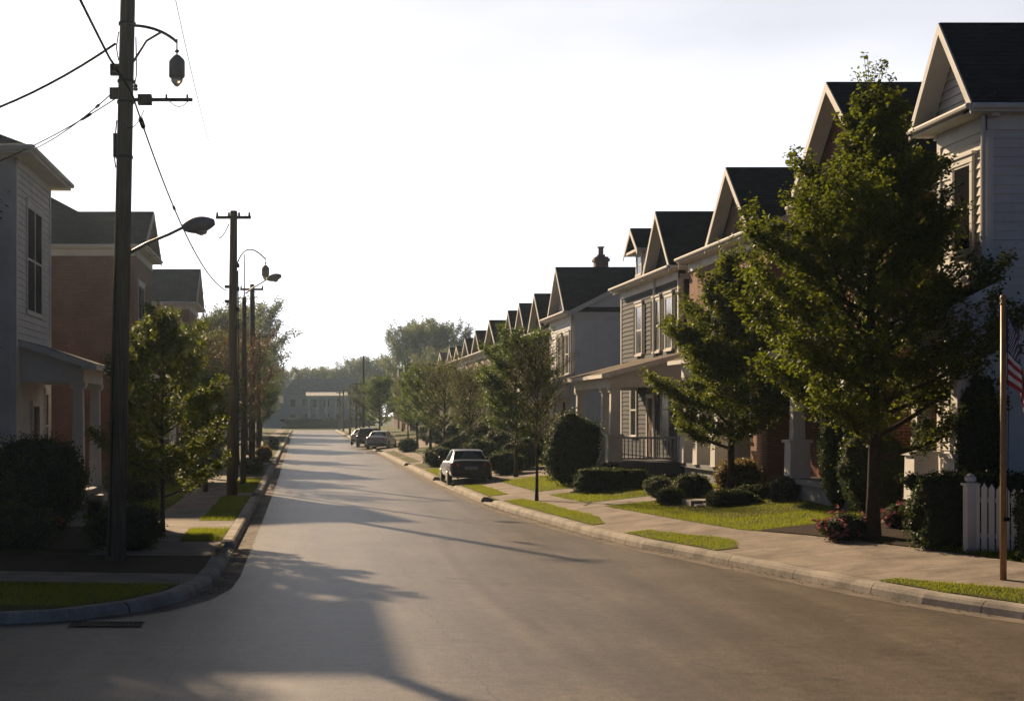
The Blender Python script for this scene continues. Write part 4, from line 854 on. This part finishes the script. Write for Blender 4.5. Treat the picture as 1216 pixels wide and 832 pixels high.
# ------------------------------------------------------------------ poles and cables
def sag(a, b, s_, n=16):
    a, b = Vector(a), Vector(b); return [a.lerp(b, k/n)+Vector((0, 0, -4*s_*(k/n)*(1-k/n))) for k in range(n+1)]
def cobra(t, root, tip, sc=1.0):
    """arm rising to a flat oval lamp head"""
    root, tip = Vector(root), Vector(tip); A = MB(); d = tip-root
    A.tube([root, root+d*.35+Vector((0, 0, .03)), root+d*.75, tip], [.035*sc, .032*sc, .03*sc, .028*sc], 8); arm = A.build('lamp_arm', M['metal'], t, t.location, smooth=True)
    Hd = MB(); f = Vector((d.x, d.y, d.z*.35)).normalized(); c = tip
    n_ = 9; pts, rad = [], []
    for k in range(n_+1): q = k/n_; pts.append(c+f*.62*sc*q); rad.append(sc*(.035+.125*math.sin(math.pi*min(1, q*.93+.04))**.75))
    Hd.tube(pts, rad, 12); o = Hd.build('lamp_head', M['lamp_gray'], t, t.location, smooth=True)
    L = MB(); c2 = c+f*.36*sc; L.lathe((c2.x, c2.y, c2.z-.16*sc), [(.02, -.05*sc), (.1*sc, -.02*sc), (.12*sc, .04*sc)], 10); L.build('lens', M['globe'], o, t.location, smooth=True)
def pendant(t, root, ctrl, tip, sc=1.0, brace=None):
    P = [Vector(root)*(1-q)**2+Vector(ctrl)*2*q*(1-q)+Vector(tip)*q*q for q in [k/10 for k in range(11)]]
    A = MB(); A.tube(P, .028*sc, 8)
    if brace: A.tube([Vector(brace), (Vector(brace)+P[5])*.5+Vector((.02, 0, .1)), P[6]], .024*sc, 8)
    A.tube([Vector(tip)+Vector((0, 0, .06)), Vector(tip)-Vector((0, 0, .26*sc))], .014*sc, 6); A.lathe((tip[0], tip[1], tip[2]-.2*sc), [(.03*sc, 0), (.05*sc, .02), (.03*sc, .05)], 8); A.build('lamp_arm', M['dark_metal'], t, t.location, smooth=True)
    z = tip[2]-.3*sc; B = MB(); B.lathe((tip[0], tip[1], z), [(.02*sc, .06), (.06*sc, .04), (.13*sc, -.03*sc), (.155*sc, -.08*sc), (.155*sc, -.36*sc), (.14*sc, -.38*sc)], 14); o = B.build('lamp_head', M['lamp_gray'], t, t.location, smooth=True)
    B = MB(); B.lathe((tip[0], tip[1], z-.38*sc), [(.12*sc, 0), (.11*sc, -.08*sc), (.05*sc, -.15*sc), (.03*sc, -.17*sc)], 12); B.build('globe', M['globe'], o, t.location, smooth=True)
def insulators(mb, pts):
    for p in pts: mb.lathe(p, [(.03, 0), (.05, .03), (.03, .06), (.045, .09), (.02, .13)], 8)
# nearest pole
PX, PY = -3.62, 29.0
t = thing('utility_pole', 'nearest thick wooden utility pole at left with two lamp arms', 'utility pole', (PX, PY, .14), 'wooden utility poles')
def pz(z): return Vector((PX+.0212*z, PY, z))
mb = MB(); mb.tube([pz(z) for z in (0, 1, 3, 6, 9, 11.6)], [.195, .18, .17, .158, .148, .14], 16); mb.build('pole', M['pole'], t, t.location, smooth=True)
pendant(t, pz(10.42)+Vector((.12, 0, 0)), pz(10.35)+Vector((.62, 0, .05)), pz(10.1)+Vector((.96, -.02, 0)), 1.0, brace=pz(9.72)+Vector((.13, 0, 0)))
cobra(t, pz(6.05)+Vector((.1, 0, 0)), pz(6.55)+Vector((1.15, -.05, 0)))
mb = MB(); a = pz(9.0); mb.box(a.x+.13, a.x+1.28, PY-.03, PY+.03, a.z-.03, a.z+.03); mb.box(a.x+.24, a.x+.5, PY-.1, PY+.1, a.z-.09, a.z+.09)
for dx in (.78, 1.18): mb.tube([(a.x+dx, PY, a.z+.03), (a.x+dx, PY, a.z+.1)], .02, 6)
mb.build('crossarm', M['iron'], t, t.location)
mb = MB(); mb.tube(sag((a.x+.82, PY, a.z), (a.x+1.22, PY, a.z), .13), .008, 5); mb.tube(sag((a.x+.05, PY-.15, a.z-.55), (a.x+.35, PY, a.z-.2), .12), .009, 5); mb.tube([pz(10.3)+Vector((-.16, 0, 0)), pz(10)+Vector((-.2, 0, 0)), pz(9.75)+Vector((-.15, 0, 0))], .012, 5); mb.tube([pz(10.2)+Vector((.17, 0, 0)), pz(9.5)+Vector((.2, 0, 0)), pz(9.25)+Vector((.16, 0, 0))], .012, 5)
mb.tube([pz(8.6)+Vector((-.16, -.03, 0)), pz(8.0)+Vector((-.2, -.03, 0)), pz(7.7)+Vector((-.165, 0, 0))], .014, 5); mb.tube([pz(7.6)+Vector((-.1, -.14, 0)), pz(4)+Vector((-.1, -.155, 0)), pz(.3)+Vector((-.1, -.17, 0))], .014, 5); mb.build('conduit', M['wire'], t, t.location)
for zz in (10.45, 9.35, 8.95, 7.9): mb = MB(); mb.tube([pz(zz-.025), pz(zz+.025)], .168, 16); mb.build('pole_band', M['iron'], t, t.location)
for zz in (9.55, 9.1): mb = MB(); mb.box(pz(zz).x-.3, pz(zz).x-.13, PY-.09, PY+.02, zz-.09, zz+.12); mb.build('bracket', M['iron'], t, t.location)
mb = MB(); mb.box(pz(8).x-.21, pz(8).x-.14, PY-.08, PY+.02, 7.9, 8.35); mb.build('junction_box', M['iron'], t, t.location)
for q in (pz(9.5)+Vector((-.22, -.12, 0)), pz(9.15)+Vector((.2, -.1, 0))): mb = MB(); insulators(mb, [tuple(q)]); mb.build('insulator', M['porcelain'], t, t.location)
mb = MB()
for k in range(3): mb.box(pz(5).x-.09+.02*k, pz(5).x+.0, PY-.185, PY-.178, 1.6+.14*k, 1.68+.14*k)
# second pole
QX, QY = -2.5, 52.0
t = thing('utility_pole', 'second utility pole with a T crossarm and an arched lamp', 'utility pole', (QX, QY, .14), 'wooden utility poles')
mb = MB(); mb.tube([(QX, QY, 0), (QX+.02, QY, 5), (QX+.06, QY, 9.95)], [.19, .16, .125], 14); mb.build('pole', M['pole'], t, t.location, smooth=True)
mb = MB(); mb.box(QX-.55, QX+.66, QY-.16, QY-.08, 9.66, 9.76); insulators(mb, [(QX-.5, QY-.12, 9.76), (QX+.6, QY-.12, 9.76), (QX-.1, QY-.12, 9.76), (QX+.25, QY-.12, 9.76)]); mb.build('crossarm', M['iron'], t, t.location)
pendant(t, (QX+.17, QY, 8.1), (QX+.45, QY, 9.05), (QX+1.15, QY, 8.3), .85)
for zz in (8.0, 7.2, 6.5, 5.9): mb = MB(); mb.box(QX+.1, QX+.26, QY-.1, QY+.02, zz, zz+.14); mb.build('bracket', M['iron'], t, t.location)
for zz in (7.3, 6.8): mb = MB(); mb.box(QX-.25, QX-.1, QY-.08, QY+.02, zz, zz+.1); mb.build('bracket', M['iron'], t, t.location)
mb = MB(); mb.tube(sag((QX-.1, QY-.1, 9.5), (QX-.45, QY-.1, 9.0), .1), .02, 5); mb.build('jumper_wire', M['wire'], t, t.location)
mb = MB(); mb.tube([(QX+.2, QY, 7.9), (QX+.22, QY, 5), (QX+.19, QY, 1)], .025, 5); mb.build('conduit', M['iron'], t, t.location)
t = thing('utility_pole', 'slim lamp pole just right of the second utility pole', 'utility pole', (-2.45, 60, .14), 'wooden utility poles')
mb = MB(); mb.tube([(-2.45, 60, 0), (-2.4, 60, 4), (-2.4, 60, 7.6)], [.12, .1, .085], 12); mb.tube([(-2.4, 60, 7.6), (-2.4, 60, 9.3)], [.03, .025], 6); mb.build('pole', M['pole'], t, t.location, smooth=True)
cobra(t, (-2.35, 60, 7.75), (-1.5, 60, 8.32), .95)
for i, (x, y, H, arm, lab) in enumerate([(-2.5, 71.5, 9.1, 1, 'third crossarm pole on the left verge'), (-3.0, 98, 8.2, 1, 'fourth pole, on the left verge among the reddish trees'), (6.4, 166, 9.3, 0, 'tallest pole rising above the trees on the right verge'), (6.3, 186, 6.9, 1, 'right verge pole just left of the tallest one'), (6.2, 209, 7.0, 1, 'second right verge pole left of the tallest one'), (6.1, 240, 6.8, 0, 'third right verge pole in front of the end house portico'), (6.0, 262, 6.8, 1, 'farthest right verge pole near the end of the street')]):
    t = thing('utility_pole', lab, 'utility pole', (x, y, .14), 'wooden utility poles')
    mb = MB(); mb.tube([(x, y, 0), (x+.03, y, H*.5), (x+.02, y, H)], [.17, .14, .11], 10); mb.build('pole', M['pole'], t, t.location, smooth=True)
    if arm: mb = MB(); mb.box(x-.55, x+.55, y-.15, y-.07, H-.3, H-.2); insulators(mb, [(x-.5, y-.11, H-.2), (x+.5, y-.11, H-.2)]); mb.build('crossarm', M['iron'], t, t.location)
def cable(label, pts, r, extras=()):
    mb = MB(); mb.tube(pts, r, 6)
    for q, ra, ln in extras:
        i = int(q*(len(pts)-1)); a = Vector(pts[i]); d = (Vector(pts[min(i+1, len(pts)-1)])-a).normalized(); mb.tube([a, a+d*ln*.15, a+d*ln*.85, a+d*ln], [ra*.5, ra, ra, ra*.5], 8)
    tag(mb.build('overhead_cable', M['wire'], None, tuple(pts[0]), smooth=True), label, 'cable', 'overhead cables')
A1 = pz(9.0)+Vector((.17, -.2, 0)); A0 = pz(10.0)+Vector((-.2, -.2, 0))
cable('thick cable coming down from the top left to the nearest pole', sag((-3.2, 13, 9.2), A0+Vector((0, 0, -.45)), .05)[:-1]+[pz(9.35)+Vector((-.02, -.2, 0)), A1], .022)
cable('cable with splices running from the nearest pole down to the second pole', sag(A1, (QX-.15, QY-.12, 7.2), .75, 24), .018, ((.08, .05, .55), (.3, .035, .3)))
cable('thick sagging cable from the left edge up to the nearest pole', sag((-9.0, 30.5, 8.55), pz(10.05)+Vector((-.2, -.1, 0)), .42), .024)
cable('thin cable from the left house eave to the nearest pole', sag((-6.75, 37.9, 9.62), pz(9.15)+Vector((-.2, -.1, 0)), .1), .014, ((.86, .03, .3),))
cable('lowest thin cable from the left edge past the house eave to the pole', sag((-9.5, 33, 7.75), pz(9.0)+Vector((-.18, -.1, 0)), .35), .012, ((.88, .028, .3),))
cable('faint thin cable passing right of the hanging lamp', sag((-1.9, 20, 9.4), (-2.0, 51.9, 9.8), 1.2, 24), .006)
cable('faint cable linking the second pole to the left roofs', sag((-6.8, 66, 9.9), (QX-.3, QY, 9.3), .3), .01)

# ------------------------------------------------------------------ fence, flag, steps
t = thing('picket_fence', 'short white picket fence in front of the boxy hedge', 'fence', (13.0, 27.7, .5))
fa, fb = Vector((12.13, 27.55, .45)), Vector((13.2, 26.65, .45)); n_ = 11
mb = MB()
for zz in (.3, .95): 
    d = (fb-fa).normalized(); nn_ = Vector((d.y, -d.x, 0))*.02
    mb.hexa([fa+nn_+Vector((0, 0, zz)), fb+nn_+Vector((0, 0, zz)), fb-nn_+Vector((0, 0, zz)), fa-nn_+Vector((0, 0, zz)), fa+nn_+Vector((0, 0, zz+.09)), fb+nn_+Vector((0, 0, zz+.09)), fb-nn_+Vector((0, 0, zz+.09)), fa-nn_+Vector((0, 0, zz+.09))])
mb.build('rail', M['trim'], t, t.location)
for k in range(n_):
    c = fa.lerp(fb, (k+.8)/n_); c = c-Vector((.035, .03, 0)); ww = .05; d = (fb-fa).normalized(); top = 1.18+.05*math.cos(k*.55)
    a, b = c-d*ww, c+d*ww; nn_ = Vector((d.y, -d.x, 0))*.012
    mb = MB(); mb.hexa([a+nn_, b+nn_, b-nn_, a-nn_]+[q+Vector((0, 0, top)) for q in (a+nn_, b+nn_, b-nn_, a-nn_)]); mb.hexa([q+Vector((0, 0, top)) for q in (a+nn_, b+nn_, b-nn_, a-nn_)]+[c+nn_+d*.008+Vector((0, 0, top+.08)), c+nn_-d*.008+Vector((0, 0, top+.08)), c-nn_-d*.008+Vector((0, 0, top+.08)), c-nn_+d*.008+Vector((0, 0, top+.08))])
    mb.build('picket', M['trim'], t, t.location)
mb = MB(); mb.box(fa.x-.13, fa.x+.06, fa.y-.1, fa.y+.09, .3, 1.7); mb.box(fa.x-.16, fa.x+.09, fa.y-.13, fa.y+.12, 1.7, 1.74); mb.lathe((fa.x-.035, fa.y-.005, 1.74), [(.05, 0), (.1, .05), (.1, .1), (.05, .16), (.005, .18)], 12); mb.build('post', M['trim'], t, t.location)
FX, FY = 11.22, 24.35; gz = .3
t = thing('flagpole', 'varnished wooden flagpole standing in the verge at right', 'flagpole', (FX, FY, gz))
mb = MB(); mb.tube([(FX, FY, gz-.2), (FX, FY, 2.5), (FX, FY, 4.75)], [.052, .048, .042], 12); mb.build('pole', M['flagpole'], t, t.location, smooth=True)
mb = MB(); mb.lathe((FX, FY, 4.75), [(.05, 0), (.055, .02), (.03, .05), (.055, .1), (.04, .15), (.005, .17)], 12); mb.build('finial', M['flagpole'], t, t.location, smooth=True)
mb = MB(); mb.tube([(FX+.03, FY-.05, 4.7), (FX+.05, FY-.07, 3), (FX+.04, FY-.06, 1.3)], .006, 5); mb.box(FX-.02, FX+.06, FY-.09, FY-.05, 1.28, 1.34); mb.build('halyard', M['wire'], t, t.location)
# flag: limp stars and stripes hanging from the pole
NS, NTt = 44, 39
def flagpt(s_, q):      # s_ along the fly 0..1, q down the hoist 0..1
    hoist, fly = 1.12, 1.5
    drop = .95*s_**1.15; out = .34*math.sin(min(1, s_*1.15)*1.5)**.8 if s_ > 0 else 0
    fold = .085*math.sin(s_*11+q*2.2)*min(1, s_*3)+.03*math.sin(s_*23+q*5)*min(1, s_*2)
    z = 4.58-hoist*q*(1-.18*s_)-drop*.9; x = FX+.05+out*(.55+.45*q)+.03*math.sin(q*7+s_*6)*s_
    return (x, FY-.03+fold, z)
red, white, blue = plain('flag_red', (.45, .025, .04), .8, bump=0), plain('flag_white', (.78, .76, .74), .8, bump=0), plain('flag_blue', (.025, .04, .16), .8, bump=0)
mb = MB(); grid = [[flagpt(i/NS, j/NTt) for j in range(NTt+1)] for i in range(NS+1)]
for i in range(NS):
    for j in range(NTt):
        row = j*13//NTt; mb.cur = 2 if (i < NS*.4 and row < 7) else (0 if row % 2 == 0 else 1)
        mb.face([grid[i][j], grid[i+1][j], grid[i+1][j+1], grid[i][j+1]])
fl = mb.build('flag', [red, white, blue], None, (FX, FY, 4.4), smooth=True, weld=True); tag(fl, 'american flag hanging limp from the wooden pole at the right edge', 'flag')
md = fl.modifiers.new('thick', 'SOLIDIFY'); md.thickness = .004
mb = MB()
for a in range(9):
    for b in range(6 if a % 2 == 0 else 5):
        q = (a+1)/10*7/13; s_ = ((b+.5)/6 if a % 2 == 0 else (b+1)/6)*.39
        p, px_, pq = Vector(flagpt(s_, q)), Vector(flagpt(s_+.01, q)), Vector(flagpt(s_, q+.01)); ex = (px_-p).normalized(); ey = (pq-p).normalized(); nn_ = ex.cross(ey).normalized()
        for sg in (1, -1):
            pts = []
            for k in range(10):
                r_ = .03 if k % 2 == 0 else .0125; an = math.pi*k/5-math.pi/2; pts.append(p+nn_*.006*sg+ex*r_*math.cos(an)+ey*r_*math.sin(an))
            mb.face(pts)
mb.build('stars', white, fl, (FX, FY, 4.4))
t = thing('stone_steps', 'pale stone steps between the pink flowers and the boxy hedge', 'steps', (13.1, 33.1, .5))
for k in range(3): mb = MB(); mb.box(12.35+.38*k, 14.0, 32.3, 33.6, .3+.0*k, .72+.17*k); mb.build('step', M['stone'], t, t.location)
t = thing('stone_edging', 'low stacked stone edging with a slab beside the small leafy shrub', 'stone edging', (10.7, 40.2, .45))
for k in range(5): mb = MB(); x = 10.25+.24*k; mb.box(x, x+.2, 39.6+.05*(k % 2), 39.95, .3, .62+.04*(k % 3)); mb.build('block', M['stone'], t, t.location)
mb = MB(); mb.box(10.2, 11.1, 40.05, 41.0, .4, .7); mb.build('slab', M['stone'], t, t.location)

# ------------------------------------------------------------------ cars
def car(label, loc, rz, paint, suv=False, group=None):
    t = thing('parked_car', label, 'car', loc, group, rz)
    W_ = .91; zt = 1.45 if not suv else 1.62; zb = .95 if not suv else 1.02
    st = [(-2.32, .72, .42, .86), (-2.27, .82, .3, .98), (-2.0, .88, .27, 1.04), (-1.45, .9, .24, 1.02), (-.6, .91, .2, .96), (.5, .91, .2, .95), (1.2, .905, .22, .93), (1.75, .87, .25, .84), (2.15, .8, .28, .72), (2.32, .64, .36, .6)]
    mb = MB(); rings = []
    for y, w2, z0, z1 in st:
        h_ = z1-z0; half = [(0, z0), (w2*.86, z0), (w2*.97, z0+.1*h_), (w2, z0+.32*h_), (w2*1.0, z0+.62*h_), (w2*.965, z0+.86*h_), (w2*.88, z1), (w2*.5, z1+.025), (0, z1+.03)]
        rings.append([(x, y, z) for x, z in half]+[(-x, y, z) for x, z in half[-2:0:-1]])
    n_ = len(rings[0])
    for r, q in zip(rings, rings[1:]):
        for k in range(n_): mb.face([r[k], r[(k+1) % n_], q[(k+1) % n_], q[k]])
    mb.face(rings[0]); mb.face(rings[-1]); body = mb.build('body', paint, t, smooth=True, weld=True); m = body.modifiers.new('smooth', 'SUBSURF'); m.levels = m.render_levels = 2
    # cabin
    re = -1.75 if not suv else -2.12
    cst = [(re, .74, zb+.02, .70, zb+.06), (re+.62 if not suv else re+.3, .80, zb, .60, zt-.06), (-.55, .82, zb-.02, .6, zt), (.1, .82, zb-.03, .59, zt-.02), (1.15, .76, zb-.05, .70, zb-.0)]
    mb = MB(); rings = []
    for y, wb, z0, wt, z1 in cst: rings.append([(wb, y, z0-.1), (wb, y, z0), (wt, y, z1-.02), (wt*.85, y, z1+.015), (0, y, z1+.03), (-wt*.85, y, z1+.015), (-wt, y, z1-.02), (-wb, y, z0), (-wb, y, z0-.1)])
    n_ = 9
    for r, q in zip(rings, rings[1:]):
        for k in range(n_-1): mb.face([r[k], r[k+1], q[k+1], q[k]])
    cb = mb.build('cabin', paint, t, smooth=True, weld=True); m = cb.modifiers.new('round', 'BEVEL'); m.width = .07; m.segments = 3; m.limit_method = 'ANGLE'; m.angle_limit = R(25)
    def glass(name, quad, off, parent=t):
        P = [Vector(p) for p in quad]; nn_ = (P[1]-P[0]).cross(P[2]-P[0]).normalized(); c = sum(P, Vector())/4
        if nn_.dot(Vector(off)) < 0: nn_ = -nn_
        P = [c+(p-c)*.9+nn_*.022 for p in P]; g_ = MB(); Q = [p-nn_*.02 for p in P]; g_.hexa(P+Q); g_.build(name, M['glass'], parent)
    a, b, c, d, e = cst
    def cr_(k, s_, w_): y, wb, z0, wt, z1 = k; return ((wb if not w_ else wt*.97)*s_, y, z0+.03 if not w_ else z1-.02+.02)
    glass('rear_window', [cr_(a, -1, 0), cr_(a, 1, 0), cr_(b, 1, 1), cr_(b, -1, 1)], (0, -1, .5)); glass('windshield', [cr_(e, -1, 1), cr_(e, 1, 1), cr_(d, 1, 1), cr_(d, -1, 1)], (0, 1, .5))
    for s_ in (-1, 1):
        glass('side_window', [cr_(b, s_, 0), cr_(c, s_, 0), cr_(c, s_, 1), cr_(b, s_, 1)], (s_, 0, 0)); glass('side_window', [cr_(c, s_, 0), cr_(d, s_, 0), cr_(d, s_, 1), cr_(c, s_, 1)], (s_, 0, 0))
        for y in (-1.42, 1.42):
            tb = MB(); x0 = s_*.72; tb.tube([(x0, y, .33), (x0+s_*.02, y, .33), (x0+s_*.17, y, .33), (x0+s_*.2, y, .33)], [.29, .335, .335, .3], 20); tb.tube([(s_*.9, y, .33), (s_*.906, y, .33)], [.4, .385], 20)
            wh = tb.build('wheel', M['rubber'], t); rm = MB(); rm.tube([(s_*.905, y, .33), (s_*.93, y, .33)], [.22, .2], 14)
            for k in range(5): an = k*1.2566; rm.hexa([(s_*.93+dx, y+math.cos(an+da)*r_, .33+math.sin(an+da)*r_) for dx in (0, .012) for r_, da in ((.04, -.5), (.04, .5), (.19, .12), (.19, -.12))])
            rm.build('rim', M['rim'], wh)
        tl = MB(); tl.hexa([(s_*.84, -2.2, .74), (s_*.52, -2.335, .76), (s_*.52, -2.335, .9), (s_*.84, -2.2, .9), (s_*.84, -2.1, .74), (s_*.52, -2.22, .76), (s_*.52, -2.2, .9), (s_*.84, -2.1, .9)]); tl.build('taillight', M['tail_red'], t)
        hl = MB(); hl.hexa([(s_*.8, 2.1, .55), (s_*.45, 2.3, .53), (s_*.45, 2.29, .66), (s_*.8, 2.1, .68), (s_*.8, 1.95, .55), (s_*.45, 2.15, .53), (s_*.45, 2.12, .66), (s_*.8, 1.95, .68)]); hl.build('headlight', M['head_lens'], t)
        mr = MB(); mr.lathe((s_*1.0, .62, .96), [(.02, 0), (.07, .03), (.075, .1), (.04, .14)], 10); mr.tube([(s_*.84, .6, .97), (s_*.98, .62, 1.0)], .02, 6); mr.build('mirror', paint, t, smooth=True)
    mb = MB(); mb.box(-.26, .26, -2.36, -2.33, .62, .75); mb.build('licence_plate', M['plate'], t)
    mb = MB(); mb.box(-.76, .76, -2.345, -2.2, .34, .5); mb.tube([(-.55, -2.36, .27), (-.55, -2.2, .27)], .04, 8); mb.tube([(.55, -2.36, .27), (.55, -2.2, .27)], .04, 8); mb.build('bumper', M['rubber'], t)
    return t
car('charcoal sedan parked at the right kerb with its rear to us', (6.6, 62.4, .21), R(0), M['paint_dark']).scale = (.97, 1, .92)
car('silver sedan parked aslant on the right, nearest of the three far cars', (6.2, 122.5, .16), R(-14), M['paint_silver'], group='cars parked far down the street')
car('black car parked just beyond the silver sedan', (5.75, 131, .16), R(-16), M['paint_black'], True, group='cars parked far down the street')
car('white car parked farthest down the street', (5.4, 139, .16), R(-12), M['paint_white'], group='cars parked far down the street')

# ------------------------------------------------------------------ haze
mb = MB(); mb.box(-260, 260, -40, 420, -1.1, 24)
hz = mb.build('haze', [], None); hz['kind'] = 'stuff'
hm = bpy.data.materials.new('haze_air'); hm.use_nodes = True; tt = hm.node_tree; tt.nodes.remove(tt.nodes['Principled BSDF'])
pv = tt.nodes.new('ShaderNodeVolumePrincipled'); pv.inputs['Color'].default_value = (.62, .82, 1, 1); pv.inputs['Density'].default_value = .00017; pv.inputs['Anisotropy'].default_value = .72
tt.links.new(pv.outputs[0], tt.nodes['Material Output'].inputs['Volume']); hz.data.materials.append(hm)
